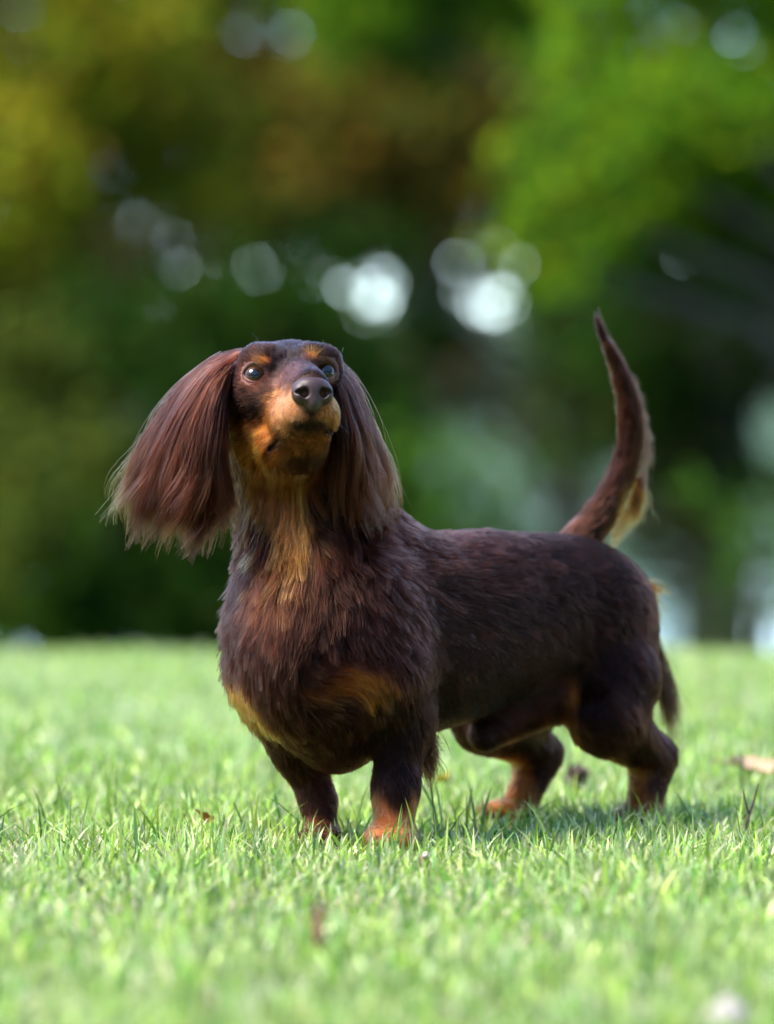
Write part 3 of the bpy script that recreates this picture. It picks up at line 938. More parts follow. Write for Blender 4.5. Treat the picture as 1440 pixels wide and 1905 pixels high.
FLOW_BLOBS = [  # centre, radii, direction
    (P(535, 1000, -0.03), (0.10, 0.10, 0.08), (0, 0, -1)),
    (P(440, 1000, 0.0), (0.05, 0.10, 0.10), (-0.35, 0, -1)),
    (P(620, 1050, -0.03), (0.05, 0.08, 0.07), (0.45, 0.1, -1)),
    (P(540, 1230, -0.05), (0.10, 0.08, 0.09), (0.05, 0, -1)),
    (P(650, 1280, -0.07), (0.045, 0.05, 0.03), (0.9, 0, 0.12)),
    (P(450, 1295, -0.01), (0.03, 0.05, 0.03), (0.55, 0, -0.8)),
    (P(735, 1250, -0.05), (0.05, 0.05, 0.06), (0.35, 0.3, -1)),
    (P(740, 1450, -0.04), (0.045, 0.06, 0.085), (0.12, 0.15, -1)),
    (P(570, 1450, 0.03), (0.06, 0.06, 0.07), (0.25, 0.1, -1)),
    (B(0.275, 0.05, 0.12), (0.06, 0.05, 0.075), (0.45, 0.4, -1)),
    (B(0.30, 0.05, 0.03), (0.06, 0.04, 0.05), (0.1, 0.05, -1)),
    (B(0.24, -0.05, 0.06), (0.06, 0.04, 0.08), (0.1, 0.1, -1)),
]


def flow_at(p):
    rel = p - ORI
    u_, w_, z_ = rel @ YAW_U, rel @ YAW_W, p[..., 2]
    side = np.clip((0.262 - z_) / 0.12, 0, 1)
    d = YAW_U * 1.0 - ZUP * (0.15 + 0.75 * side[..., None] ** 1.5) + 0.18 * np.stack([wob(p, 40, 1), wob(p, 40, 2), wob(p, 40, 3)], -1)
    for (c, r, dr) in FLOW_BLOBS:
        w = blob_w(p, c, r, 0.5, 0.0)[..., None]
        d = d * (1 - w) + unit(np.array(dr, float)) * w
    # head: hair runs away from the nose
    wh = blob_w(p, P(540, 760, -0.06), (0.075, 0.12, 0.060), 0.25, 0)[..., None]
    d = d * (1 - wh) + unit(p - (NOSE_TIP + np.array((0, 0.004, 0.006)))) * wh
    # tail
    dt = np.linalg.norm(p[..., None, :] - TAILP[1:], axis=-1)
    j = np.argmin(dt, -1)
    tg = unit(np.gradient(TAILP, axis=0))[1:]
    wt = (1 - sstep(0.022, 0.035, dt.min(-1)))[..., None]
    d = d * (1 - wt) + tg[j] * wt
    return unit(d)


def len_at(p):
    L_ = np.full(p.shape[:-1], 0.0185)
    lf = np.full(p.shape[:-1], 0.14)
    for (c, r, le, li) in LEN_BLOBS:
        w = blob_w(p, c, r, 0.5, 0.0)
        L_ = L_ * (1 - w) + le * w
        lf = lf * (1 - w) + li * w
    return L_, lf


def scatter(n, wfun=None):
    q = bf
    v = bv
    a_ = np.linalg.norm(np.cross(v[q[:, 2]] - v[q[:, 0]], v[q[:, 3]] - v[q[:, 1]]), axis=1) * 0.5
    c = v[q].mean(1)
    nn = bn[q].mean(1)
    w = a_ * (0.12 + 0.88 * (((nn @ unit(np.array((0.05, -1, 0.12)))) > -0.45)))
    if wfun is not None:
        w = w * wfun(c)
    i = rng.choice(len(q), n, p=w / w.sum())
    s_, t_ = rng.random((n, 1)), rng.random((n, 1))
    A, B_, C, D = (v[q[i, j]] for j in range(4))
    return (A * (1 - s_) + B_ * s_) * (1 - t_) + (D * (1 - s_) + C * s_) * t_


def strands(roots, K, lscale=1.0, lift_scale=1.0, jitter=0.14):
    n = len(roots)
    L_, lf = len_at(roots)
    L_ = L_ * lscale * rng.uniform(0.65, 1.2, n)
    lf = lf * lift_scale * rng.uniform(0.5, 1.5, n)
    pts = np.zeros((n, K, 3))
    p = roots - fld.grad(roots) * 0.0008
    pts[:, 0] = p
    jit = rng.normal(size=(n, 3)) * jitter
    dprev = None
    for k in range(1, K):
        nn = fld.grad(p, 0.004)
        f_ = flow_at(p) + jit
        f_ = unit(f_ - nn * np.sum(f_ * nn, -1, keepdims=True))
        if dprev is not None:
            f_ = unit(0.5 * dprev + 0.5 * f_)
        dprev = f_
        p = p + f_ * (L_ / (K - 1))[:, None]
        want = lf * L_ * (k / (K - 1)) ** 1.1 + 0.0004
        nn = fld.grad(p, 0.004)
        p = p + nn * np.clip(want - fld.sample(p), -0.004, 0.012)[:, None]
        pts[:, k] = p
    return pts, L_


def eye_clear(roots):
    k_ = np.ones(len(roots), bool)
    for e_ in EYES:
        k_ &= np.linalg.norm(roots - (e_['c'] + e_['look'] * ER * 0.8), axis=1) > 0.0108
    k_ &= np.linalg.norm((roots - nc) @ RH.T / np.array((0.0165, 0.016, 0.0145)), axis=1) > 1
    k_ &= np.min([np.linalg.norm(roots - q, axis=1) for q in MOUTHF], 0) > 0.0034
    k_ &= roots[:, 2] > 0.004
    return k_


def body_coat(n, K, lscale, clump_amt, rad0, headw):
    r = scatter(n, headw)
    r = r[eye_clear(r)]
    pts, L_ = strands(r, K, lscale)
    pts, near = clump(pts, clump_amt * (0.35 + 0.65 * sstep(0.014, 0.026, L_)), 22)
    base = coat_color(r)
    cl = np.exp(rng.normal(size=(near.max() + 1, 1)) * 0.42)[near]
    tone = cl * rng.uniform(0.7, 1.35, (len(r), 1))
    tcol = base[:, None] * tone[:, None] * (np.linspace(0.75, 1.25, K)[None, :, None])
    # sun-bleached, redder tips on the longer dark hair
    red = (np.clip((L_ - 0.014) / 0.02, 0, 1) * rng.random(len(r)))[:, None, None] * (np.linspace(0, 1, K) ** 2)[None, :, None]
    tcol = tcol * (1 - 0.5 * red) + (CHOC_RED * 1.3) * 0.5 * red
    rad = rad0 * rng.uniform(0.7, 1.3, (len(r), 1)) * np.clip(L_ / 0.012, 0.55, 1.2)[:, None] * (np.linspace(1.0, 0.25, K) ** 0.8)[None]
    return pts, rad, tcol


hw = lambda c: 1.0 + 2.2 * blob_w(c, P(540, 760, -0.08), (0.06, 0.1, 0.05), 0.3, 0)
pts, rad, tc = body_coat(170000, 6, 1.0, 0.75, 0.00030, hw)
hair_obj('coat', pts, rad, tc, dog)

# ---- long hair laid along hand-placed guide lines (ears, chest, leg and tail feathering)


def resample(poly, k):
    poly = np.asarray(poly, float)
    s_ = np.concatenate([[0], np.cumsum(np.linalg.norm(np.diff(poly, axis=0), axis=1))])
    t_ = np.linspace(0, s_[-1], 60)
    q = np.stack([np.interp(t_, s_, poly[:, i]) for i in range(3)], 1)
    for _ in range(6):
        q[1:-1] = (q[:-2] + 2 * q[1:-1] + q[2:]) / 4
    return q[np.linspace(0, 59, k).round().astype(int)]


def fan(name, guides, locks, per, K, thick, t0max, colfun, rad0, wave=0.004, short=0.5, bulge=0.008, width=0.0026, fly=0.06, parent=None, hug=None):
    """locks of hair laid between neighbouring guide lines; every lock has its own length, wave, layer and tone"""
    G = np.stack([resample(PT(g), 40) for g in guides])             # (g,40,3)
    g_ = len(G)
    L1 = lambda lo, hi: rng.uniform(lo, hi, locks)
    ls = rng.random(locks) * (g_ - 1)
    lay = L1(-1, 1)
    t0 = rng.random(locks) ** 1.1 * t0max
    t1 = np.clip(t0 + L1(short, min(1.05, short * 2.1)), 0.2, 1.0) * rng.uniform(0.72, 0.97, locks)
    amp, frq, ph = L1(0.15, 1.0) * wave, L1(5, 12), L1(0, 6.28)
    drift = np.clip(rng.normal(size=(locks, 3)), -1.4, 1.4) * (0.003 + 0.4 * wave)
    tone = rng.random(locks)
    lock = np.repeat(np.arange(locks), per)
    n = len(lock)
    strayf = (rng.random(n) < fly).astype(float)
    s_ = np.clip(ls[lock] + rng.normal(size=n) * (0.05 + 0.12 * strayf), 0, g_ - 1.001)
    i = np.minimum(s_.astype(int), g_ - 2)
    f_ = (s_ - i)[:, None, None]
    line = G[i] * (1 - f_) + G[i + 1] * f_
    u = np.linspace(0, 1, K)[None]
    a0 = np.clip(t0[lock] + rng.uniform(-0.04, 0.04, n), 0, 1)
    a1 = t1[lock] * (1.03 - 0.22 * rng.random(n) ** 1.6)
    a1 = np.maximum(a1, a0 + 0.15)
    tt = a0[:, None] + (a1 - a0)[:, None] * u
    x = np.clip(tt, 0, 1.06) * 39
    k0 = np.minimum(x.astype(int), 38)
    fr = (x - k0)[..., None]
    idx = np.arange(n)[:, None]
    p = line[idx, k0] * (1 - fr) + line[idx, k0 + 1] * fr
    p[..., 1] -= bulge * np.sin(np.clip(tt, 0, 1) * math.pi) + thick * lay[lock][:, None] * (0.3 + 0.7 * np.clip(tt, 0, 1))
    grow = np.clip(tt * 1.25 - 0.2, 0, 1.1) ** 1.3
    w1 = amp[lock][:, None] * np.sin(tt * frq[lock][:, None] + ph[lock][:, None]) * grow
    w2 = amp[lock][:, None] * np.cos(tt * frq[lock][:, None] * 0.8 + ph[lock][:, None] * 1.7) * grow
    p[..., 0] += w1
    p[..., 1] += w2 * 0.8
    p[..., 2] += 0.3 * w2
    p += drift[lock][:, None] * (grow ** 1.5)[..., None]
    off = rng.normal(size=(n, 1, 3)) * width * (1 + 0.9 * strayf)[:, None, None]
    prof = (0.7 + 0.45 * np.sin(np.clip(u * 1.25, 0, 1) * math.pi * 0.5)) * (1 - 0.38 * u ** 2.5)
    p += off * (prof + strayf[:, None] * u * 0.9)[..., None]
    if hug:
        # lay the strands onto the body: roots in the coat, tips rising only a little
        tgt = hug[0] + (hug[1] * (0.5 + 0.5 * lay[lock])[:, None]) * u
        for _ in range(4):
            for k in range(K):
                d = fld.sample(p[:, k])
                p[:, k] -= fld.grad(p[:, k], 0.004) * np.clip(d - tgt[:, k], -0.012, 0.016)[:, None]
    c = colfun(s_ / (g_ - 1), tt, tone[lock], lay[lock])
    c = c * rng.uniform(0.7, 1.35, (n, 1, 1))
    rad = rad0 * rng.uniform(0.7, 1.3, (n, 1)) * (np.linspace(1, 0.3, K))[None]
    return hair_obj(name, p, rad, c, parent or dog)


EAR_D, EAR_M, EAR_R = np.array((0.009, 0.0028, 0.0018)), np.array((0.105, 0.029, 0.0165)), np.array((0.16, 0.046, 0.019))


def ear_col(s_, tt, cl, lay):
    a_ = cl[:, None, None]
    a_ = a_ ** 1.3
    c = EAR_D * (1 - a_) + EAR_M * a_
    tip = (sstep(0.3, 1.0, tt) * (0.25 + 0.75 * cl[:, None]))[..., None]
    c = c * (1 - 0.45 * tip) + EAR_R * 0.45 * tip
    c = c * (1 - 0.82 * sstep(0.6, 0.95, tt)[..., None])
    bl = (sstep(0.45, 0.95, tt) * np.clip(0.65 - s_ * 4.0, 0, 1)[:, None])[..., None]
    c = c * (1 - 0.75 * bl) + BLOND * 0.4 * bl
    c = c * (1 - 0.25 * sstep(0.6, 1, s_)[:, None, None])
    return c


LEAR = [
    [(456, 650, -.030), (408, 662, -.033), (348, 708, -.028), (304, 765, -.02), (264, 838, -.012), (234, 905, -.008), (216, 985, -.006)],
    [(446, 654, -.044), (396, 676, -.045), (344, 728, -.042), (304, 800, -.036), (274, 885, -.03), (254, 950, -.025), (246, 1005, -.022)],
    [(438, 660, -.052), (390, 696, -.055), (346, 765, -.055), (312, 845, -.05), (290, 920, -.042), (276, 985, -.035), (274, 1014, -.032)],
    [(426, 682, -.056), (392, 720, -.064), (364, 795, -.064), (342, 880, -.058), (326, 950, -.05), (316, 1000, -.045), (314, 1030, -.042)],
    [(426, 684, -.058), (400, 745, -.069), (384, 822, -.070), (372, 900, -.064), (360, 970, -.055), (352, 1010, -.05), (340, 1030, -.05)],
    [(422, 705, -.056), (412, 770, -.067), (404, 845, -.069), (402, 910, -.064), (400, 960, -.06), (388, 1000, -.06), (372, 1022, -.06)],
    [(420, 730, -.05), (416, 795, -.060), (416, 865, -.061), (426, 910, -.062), (434, 945, -.062), (420, 985, -.06), (400, 1005, -.06)],
]
fan('ear_hair', LEAR, 520, 24, 18, 0.010, 0.6, ear_col, 0.00028, wave=0.012, width=0.0021, fly=0.02)
REAR = [
    [(612, 690, -.055), (624, 750, -.058), (627, 815, -.056), (624, 880, -.05), (627, 940, -.05), (634, 985, -.05)],
    [(612, 676, -.06), (634, 735, -.063), (648, 810, -.06), (652, 880, -.056), (650, 950, -.052), (655, 992, -.05)],
    [(610, 664, -.055), (646, 726, -.052), (674, 800, -.048), (684, 870, -.044), (684, 940, -.04), (684, 998, -.036)],
    [(612, 664, -.045), (654, 718, -.036), (678, 790, -.028), (692, 862, -.022), (700, 935, -.018), (697, 1000, -.014)],
    [(610, 662, -.035), (656, 706, -.02), (682, 780, -.01), (704, 855, 0), (711, 930, .004), (708, 1000, .006)],
]


def ear_col_r(s_, tt, cl, lay):
    a_ = cl[:, None, None]
    c = EAR_D * (1 - a_ ** 1.8) + EAR_M * a_ ** 1.8
    tip = sstep(0.35, 1.0, tt)[..., None]
    c = c * (1 - 0.4 * tip) + EAR_R * 0.8 * 0.4 * tip
    bl = (sstep(0.3, 0.9, tt) * np.clip((s_ - 0.62) * 2.2, 0, 1)[:, None])[..., None]
    c = c * (1 - 0.4 * bl) + RUST * 0.3 * bl
    return c * (1 - 0.75 * sstep(0.65, 1.0, tt)[..., None])


fan('ear_hair', REAR, 360, 24, 18, 0.009, 0.6, ear_col_r, 0.00028, wave=0.014, width=0.0021, fly=0.02)

# feathering: chest bib, back of the fore leg, belly, thigh, tail underside, seat
def plain_col(root, tip, mix=0.6):
    def f(s_, tt, cl, lay):
        a_ = np.clip((tt - tt[:, :1]) / np.maximum(tt[:, -1:] - tt[:, :1], 1e-3), 0, 1)[..., None]
        c = np.array(root) * (1 - a_ * mix) + np.array(tip) * a_ * mix
        return c * (0.55 + 0.9 * cl[:, None, None])
    return f


def throat_col(s_, tt, cl, lay):
    a_ = np.clip((tt - tt[:, :1]) / np.maximum(tt[:, -1:] - tt[:, :1], 1e-3), 0, 1)[..., None]
    b_ = sstep(0.35, 0.8, s_)[:, None, None]
    c = RUST * 2.3 * (1 - b_) + BLOND * 2.3 * b_
    c = c * 0.75 * (1 - 0.45 * a_) + BLOND * 0.6 * a_
    return c * (0.3 + 1.0 * cl[:, None, None] ** 1.5)


fan('throat_feather', [
    [(490, 860, -.08), (484, 905, -.078), (474, 950, -.076), (456, 985, -.072)],
    [(520, 886, -.086), (514, 930, -.088), (498, 975, -.09), (470, 1015, -.086)],
    [(556, 900, -.092), (550, 945, -.096), (536, 1000, -.10), (500, 1050, -.099)],
    [(576, 915, -.090), (572, 960, -.096), (562, 1015, -.102), (534, 1075, -.104)],
    [(586, 922, -.086), (582, 960, -.094), (576, 1000, -.10), (562, 1050, -.104)]],
    190, 14, 10, 0.004, 0.85, throat_col, 0.00024, wave=0.003, short=0.25, bulge=0.0, hug=(0.004, 0.006))
fan('chest_feather', [
    [(436, 930, -.03), (420, 1030, -.04), (408, 1100, -.037), (404, 1170, -.03)],
    [(462, 960, -.06), (452, 1060, -.083), (450, 1150, -.09), (452, 1240, -.085)],
    [(520, 1020, -.085), (515, 1100, -.10), (506, 1180, -.106), (504, 1280, -.10)],
    [(585, 960, -.085), (568, 1100, -.103), (546, 1200, -.11), (522, 1300, -.10)],
    [(612, 930, -.065), (622, 1060, -.09), (610, 1150, -.10), (590, 1220, -.10)],
    [(640, 940, -.035), (664, 1060, -.06), (668, 1120, -.07), (660, 1190, -.08)]],
    380, 18, 12, 0.006, 0.75, plain_col(CHOC, CHOC_RED * 0.8, 0.8), 0.00024, wave=0.005, short=0.3, bulge=0.0, hug=(0.003, 0.011))
fan('leg_feather', [
    [(772, 1300, -.03), (792, 1340, -.02), (806, 1370, -.015), (822, 1345, -.01)],
    [(775, 1340, -.03), (795, 1385, -.02), (806, 1420, -.012), (800, 1450, -.008)],
    [(772, 1390, -.03), (788, 1430, -.02), (796, 1460, -.012), (790, 1490, -.01)]],
    70, 14, 9, 0.008, 0.5, plain_col(CHOC, CHOC_RED * 0.5), 0.00022, wave=0.004, bulge=0)
fan('belly_feather', [
    [(960, 1330, .15), (968, 1360, .15), (975, 1385, .15), (985, 1410, .15)],
    [(1010, 1320, .17), (1020, 1350, .17), (1030, 1385, .17), (1038, 1420, .17)],
    [(1060, 1305, .19), (1070, 1330, .19), (1075, 1350, .19), (1080, 1370, .19)]],
    12, 6, 8, 0.02, 0.4, plain_col(CHOC, BLOND * 0.3), 0.00014, wave=0.004, bulge=0)
fan('thigh_feather', [
    [(1218, 1180, .245), (1236, 1230, .26), (1250, 1290, .265), (1256, 1340, .265)],
    [(1222, 1220, .235), (1238, 1270, .25), (1252, 1320, .255), (1254, 1370, .255)],
    [(1222, 1260, .225), (1232, 1310, .235), (1240, 1350, .24), (1244, 1400, .24)]],
    44, 14, 9, 0.008, 0.5, plain_col(CHOC * 0.6, BLOND * 0.12), 0.0002, wave=0.004, bulge=0)
fan('tail_feather', [
    [(1168, 930, .252), (1176, 950, .256), (1172, 985, .258), (1160, 1010, .258)],
    [(1185, 880, .254), (1193, 910, .258), (1192, 940, .26), (1182, 965, .26)],
    [(1128, 1000, .245), (1140, 1005, .25), (1138, 1020, .252), (1124, 1040, .252)]],
    60, 14, 9, 0.006, 0.4, plain_col(TAN * 0.35, BLOND * 0.4, 0.9), 0.0002, wave=0.003, bulge=0)
fan('tail_feather', [
    [(1168, 690, .250), (1178, 702, .251), (1184, 716, .252)],
    [(1186, 745, .254), (1196, 760, .255), (1202, 778, .256)],
    [(1196, 800, .255), (1208, 816, .256), (1214, 838, .257)],
    [(1194, 850, .254), (1204, 870, .255), (1208, 892, .256)],
    [(1182, 895, .251), (1194, 918, .253), (1198, 940, .254)]],
    90, 6, 7, 0.004, 0.35, plain_col(CHOC * 1.2, CHOC_RED * 0.6), 0.00013, wave=0.0008, bulge=0, fly=0.1, width=0.0014)
fan('seat_feather', [
    [(1190, 1090, .27), (1208, 1088, .275), (1228, 1098, .278), (1246, 1116, .28)],
    [(1195, 1100, .27), (1208, 1100, .275), (1222, 1108, .278), (1232, 1120, .28)],
    [(1205, 1120, .265), (1216, 1140, .27), (1220, 1165, .27), (1214, 1190, .27)]],
    26, 14, 8, 0.004, 0.2, plain_col(RUST * 0.6, TAN * 0.3, 0.8), 0.0002, wave=0.0015, bulge=0)

fan('tail_feather', [
    [(1120, 640, .246), (1112, 615, .244), (1106, 595, .243), (1102, 572, .242)],
    [(1130, 640, .246), (1120, 615, .244), (1112, 598, .243), (1104, 576, .242)],
    [(1140, 655, .247), (1130, 630, .246), (1120, 610, .244), (1108, 585, .243)]],
    20, 10, 8, 0.001, 0.3, plain_col(CHOC * 0.6, CHOC * 0.4), 0.0002, wave=0.0004, bulge=0, fly=0, width=0.0012)

# whiskers
wp, wr, wc = [], [], []
for (a_, b_, c_) in [((545, 780, -.14), (515, 800, -.16), (492, 830, -.165)), ((612, 780, -.14), (632, 790, -.15), (650, 806, -.15)),
                     ((494, 668, -.09), (486, 640, -.10), (470, 620, -.10)),
                     ((600, 668, -.085), (605, 645, -.09), (600, 632, -.09)), ((614, 690, -.07), (630, 668, -.075), (640, 645, -.075))]:
    wp.append(resample(PT([a_, b_, c_]), 8))
    wr.append(np.linspace(0.00010, 0.00003, 8))
    wc.append(np.tile(np.array((0.10, 0.05, 0.025)), (8, 1)))
hair_obj('whiskers', np.array(wp), np.array(wr), np.array(wc), dog)

# ------------------------------------------------------------------ the lawn
BLADE = mat_leafy('grass_blade', trans=0.42, rough=0.45, gloss=0.045)
GREENS = np.array([(0.17, 0.31, 0.030), (0.24, 0.37, 0.035), (0.095, 0.22, 0.035), (0.34, 0.45, 0.09), (0.28, 0.39, 0.14)])
STRAW = np.array([(0.54, 0.47, 0.30), (0.46, 0.41, 0.24), (0.62, 0.57, 0.44), (0.32, 0.24, 0.12)])


def blades(x, y, h, wid, lean, cols, tipcol=None):
    n = len(x)
    az = rng.uniform(0, 2 * math.pi, n)
    face = rng.uniform(0, 2 * math.pi, n)
    dirx, diry = np.cos(az) * lean, np.sin(az) * lean
    fx, fy = np.cos(face), np.sin(face)
    z0 = ground_z(x, y) - 0.004
    V = []
    for (t_, w_) in ((0.0, 0.8), (0.38, 1.0), (0.74, 0.68)):
        cx, cy = x + dirx * h * t_ ** 1.7, y + diry * h * t_ ** 1.7
        cz = z0 + h * t_ * (1 - 0.30 * np.minimum(lean, 1.6) * t_)
        V += [np.stack([cx - fx * wid * w_ / 2, cy - fy * wid * w_ / 2, cz], -1), np.stack([cx + fx * wid * w_ / 2, cy + fy * wid * w_ / 2, cz], -1)]
    V.append(np.stack([x + dirx * h, y + diry * h, z0 + h * (1 - 0.30 * np.minimum(lean, 1.6))], -1))
    V = np.stack(V, 1)
    base = (np.arange(n) * 7)[:, None]
    F4 = np.concatenate([base + np.array([[0, 1, 3, 2]]), base + np.array([[2, 3, 5, 4]])])
    F3 = base + np.array([[4, 5, 6]])
    C = np.repeat(cols[:, None], 7, 1)
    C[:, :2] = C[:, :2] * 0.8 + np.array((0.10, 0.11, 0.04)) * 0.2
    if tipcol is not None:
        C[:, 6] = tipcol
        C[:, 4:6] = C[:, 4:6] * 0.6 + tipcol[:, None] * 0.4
    return V.reshape(-1, 3), F4, F3, C.reshape(-1, 3)


def grass_obj(name, sets, label):
    vs, f4, f3, cs, o = [], [], [], [], 0
    for v, a_, b_, c in sets:
        vs.append(v)
        f4.append(a_ + o)
        f3.append(b_ + o)
        cs.append(c)
        o += len(v)
    vs, f4, f3, cs = np.concatenate(vs), np.concatenate(f4), np.concatenate(f3), np.concatenate(cs)
    me = bpy.data.meshes.new(name)
    me.vertices.add(len(vs))
    me.vertices.foreach_set('co', vs.astype(np.float32).ravel())
    loops = np.concatenate([f4.ravel(), f3.ravel()]).astype(np.int32)
    me.loops.add(len(loops))
    me.loops.foreach_set('vertex_index', loops)
    me.polygons.add(len(f4) + len(f3))
    st = np.concatenate([np.arange(len(f4)) * 4, len(f4) * 4 + np.arange(len(f3)) * 3]).astype(np.int32)
    me.polygons.foreach_set('loop_start', st)
    me.update(calc_edges=True)
    a_ = me.attributes.new('tint', 'FLOAT_COLOR', 'POINT')
    c4 = np.ones((len(vs), 4), np.float32)
    c4[:, :3] = np.clip(cs, 0, 0.9)
    a_.data.foreach_set('color', c4.ravel())
    me.polygons.foreach_set('use_smooth', np.ones(len(me.polygons), dtype=bool))
    me.materials.append(BLADE)
    return tag(link(bpy.data.objects.new(name, me)), label, kind='stuff')


def spread(n, d0, d1, mar, power=1.0):
    """points over the strip of lawn in view (plus a margin), distance d0..d1 from the camera"""
    d = d0 + (d1 - d0) * rng.random(n) ** power
    w = 0.0815 * d + mar
    return rng.uniform(-1, 1, n) * w, d + CAM_Y


def patch(x, y):
    p = np.stack([x, y, 0 * x], -1)
    return 0.5 + 0.5 * np.clip(0.6 * wob(p, 5.0, 3.0) + 0.6 * wob(p, 17.0, 4.0) + 0.4 * wob(p, 45.0, 6.0), -1, 1)


def turf(n, d0, d1, mar, hmin, hmax, power, wmul=1.0):
    x, y = spread(n, d0, d1, mar, power)
    pa = patch(x, y)
    h = (hmin + (hmax - hmin) * rng.random(n) ** 2.2) * (0.65 + 0.7 * pa)
    dry = rng.random(n) < (0.60 - 0.36 * pa)
    c = GREENS[rng.integers(0, len(GREENS), n)] * (np.exp(rng.normal(size=(n, 1)) * 0.38) * (0.80 + 0.42 * patch(x * 2.3 + 7, y * 2.3)[:, None]))
    cd = STRAW[rng.integers(0, len(STRAW), n)] * rng.uniform(0.7, 1.2, (n, 1))
    c = np.where(dry[:, None], cd, c)
    h = np.where(dry, h * 0.62, h)
    lean = np.where(dry, rng.uniform(0.4, 1.6, n), rng.gamma(2.0, 0.22, n))
    wid = rng.uniform(0.0012, 0.0030, n) * np.where(dry, 0.7, 1.0) * wmul
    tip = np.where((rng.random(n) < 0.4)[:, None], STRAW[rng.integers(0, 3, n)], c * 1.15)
    return blades(x, y, h, wid, lean, c, tip)


tall_x, tall_y = spread(1000, 3.6, 5.0, 0.05)
tl = blades(tall_x, tall_y, 0.026 + 0.034 * rng.random(1000) ** 2, rng.uniform(0.0014, 0.0034, 1000), rng.gamma(2, 0.28, 1000), GREENS[rng.integers(0, 4, 1000)] * rng.uniform(0.5, 1.0, (1000, 1)))
th_x, th_y = spread(11000, 3.45, 4.75, 0.06)
thatch = blades(th_x, th_y, rng.uniform(0.010, 0.021, 11000), rng.uniform(0.0007, 0.0014, 11000), rng.uniform(0.8, 2.4, 11000), STRAW[rng.integers(0, 3, 11000)] * rng.uniform(0.8, 1.25, (11000, 1)))
bx_, by_ = spread(2600, 2.5, 5.5, 0.06)
broad = blades(bx_, by_, rng.uniform(0.014, 0.030, 2600), rng.uniform(0.0035, 0.0065, 2600), rng.gamma(2, 0.4, 2600), np.array([(0.16, 0.33, 0.02), (0.10, 0.24, 0.02)])[rng.integers(0, 2, 2600)] * rng.uniform(0.6, 1.2, (2600, 1)))
spot = [(280, 1450, 1530, .004), (255, 1500, 1545, -.003), (90, 1490, 1560, .003), (205, 1410, 1520, 0.2), (100, 1415, 1520, .15), (880, 1430, 1510, .1), (820, 1400, 1520, .08),
        (990, 1520, 1600, -.05), (1215, 1500, 1590, -.04), (745, 1480, 1572, -.11), (700, 1500, 1570, -.11), (690, 1520, 1580, -.10), (720, 1510, 1580, -.12), (765, 1515, 1578, -.10), (590, 1510, 1570, -.03), (620, 1515, 1570, -.03), (1170, 1470, 1530, .14), (1205, 1475, 1535, .13), (1235, 1470, 1530, .15), (930, 1470, 1520, .17), (960, 1480, 1525, .16), (975, 1455, 1520, .1), (910, 1440, 1510, .1), (380, 1505, 1580, 0.0), (465, 1455, 1540, .05), (560, 1500, 1570, -.02)]
sx, sy, sh = [], [], []
for (px, top, bot, y) in spot:
    for q in range(4):
        g = P(px + rng.normal() * 9, bot, y)
        sx.append(g[0])
        sy.append(y + rng.normal() * 0.01)
        sh.append((P(px, top, y)[2]) * rng.uniform(0.7, 1.15))
sx, sy, sh = map(np.array, (sx, sy, sh))
ns = len(sx)
tufts = blades(sx, sy, sh, rng.uniform(0.002, 0.0034, ns), rng.gamma(2, 0.16, ns), GREENS[rng.integers(0, 4, ns)] * rng.uniform(0.5, 0.95, (ns, 1)))
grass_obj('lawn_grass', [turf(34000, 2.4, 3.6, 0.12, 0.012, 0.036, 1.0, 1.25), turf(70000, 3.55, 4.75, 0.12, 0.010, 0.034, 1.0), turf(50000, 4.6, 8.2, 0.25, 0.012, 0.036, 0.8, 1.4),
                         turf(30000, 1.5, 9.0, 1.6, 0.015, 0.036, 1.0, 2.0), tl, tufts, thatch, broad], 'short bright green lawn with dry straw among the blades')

# ------------------------------------------------------------------ small things lying in the lawn
def ground_at(px, py):
    """world point where the sight line through a photo pixel meets the lawn"""
    y = 0.0
    for _ in range(30):
        p = P(px, py, y)
        y += (0.0 - p[2]) / (P(px, py, y + 0.01)[2] - p[2]) * 0.01
    return P(px, py, y)


def dead_leaf(name, label, loc, ln_, wd, col, curl, rz, tilt):
    vs, fs = [], []
    nu_, nv_ = 12, 7
    for lay_ in (0, 1):
        for i in range(nu_ + 1):
            u = i / nu_
            wv = wd * math.sin(math.pi * min(1, u * 0.97 + 0.02)) ** 0.75 * (1 + 0.12 * math.sin(u * 21))
            for j in range(nv_):
                v = j / (nv_ - 1) * 2 - 1
                vs.append(((u - 0.5) * ln_, v * wv / 2, curl * ln_ * (v * v * 0.35 + 0.25 * (u - 0.5) ** 2 * 4) + 0.0015 * math.sin(u * 17 + v * 5) - 0.0006 * lay_))
    o2 = (nu_ + 1) * nv_
    for i in range(nu_):
        for j in range(nv_ - 1):
            a_ = i * nv_ + j
            fs.append((a_, a_ + nv_, a_ + nv_ + 1, a_ + 1))
            fs.append((o2 + a_, o2 + a_ + 1, o2 + a_ + nv_ + 1, o2 + a_ + nv_))
    o = mesh_obj(name, vs, fs, mat_plain(name + '_blade', col, 0.7, 0.35, 120.0, 0.5))
    o.location = loc
    o.rotation_euler = (tilt[0], tilt[1], rz)
    st, sf = limb([(-ln_ * 0.5, 0, curl * ln_ * 0.25), (-ln_ * 0.68, 0.003, curl * ln_ * 0.3), (-ln_ * 0.85, 0.004, curl * ln_ * 0.2)], [0.0011, 0.0009, 0.0008], 6)
    mesh_obj('stalk', st, sf, mat_plain(name + '_stalk', tuple(0.6 * c for c in col), 0.7), o)
    return tag(o, label, 'leaf')


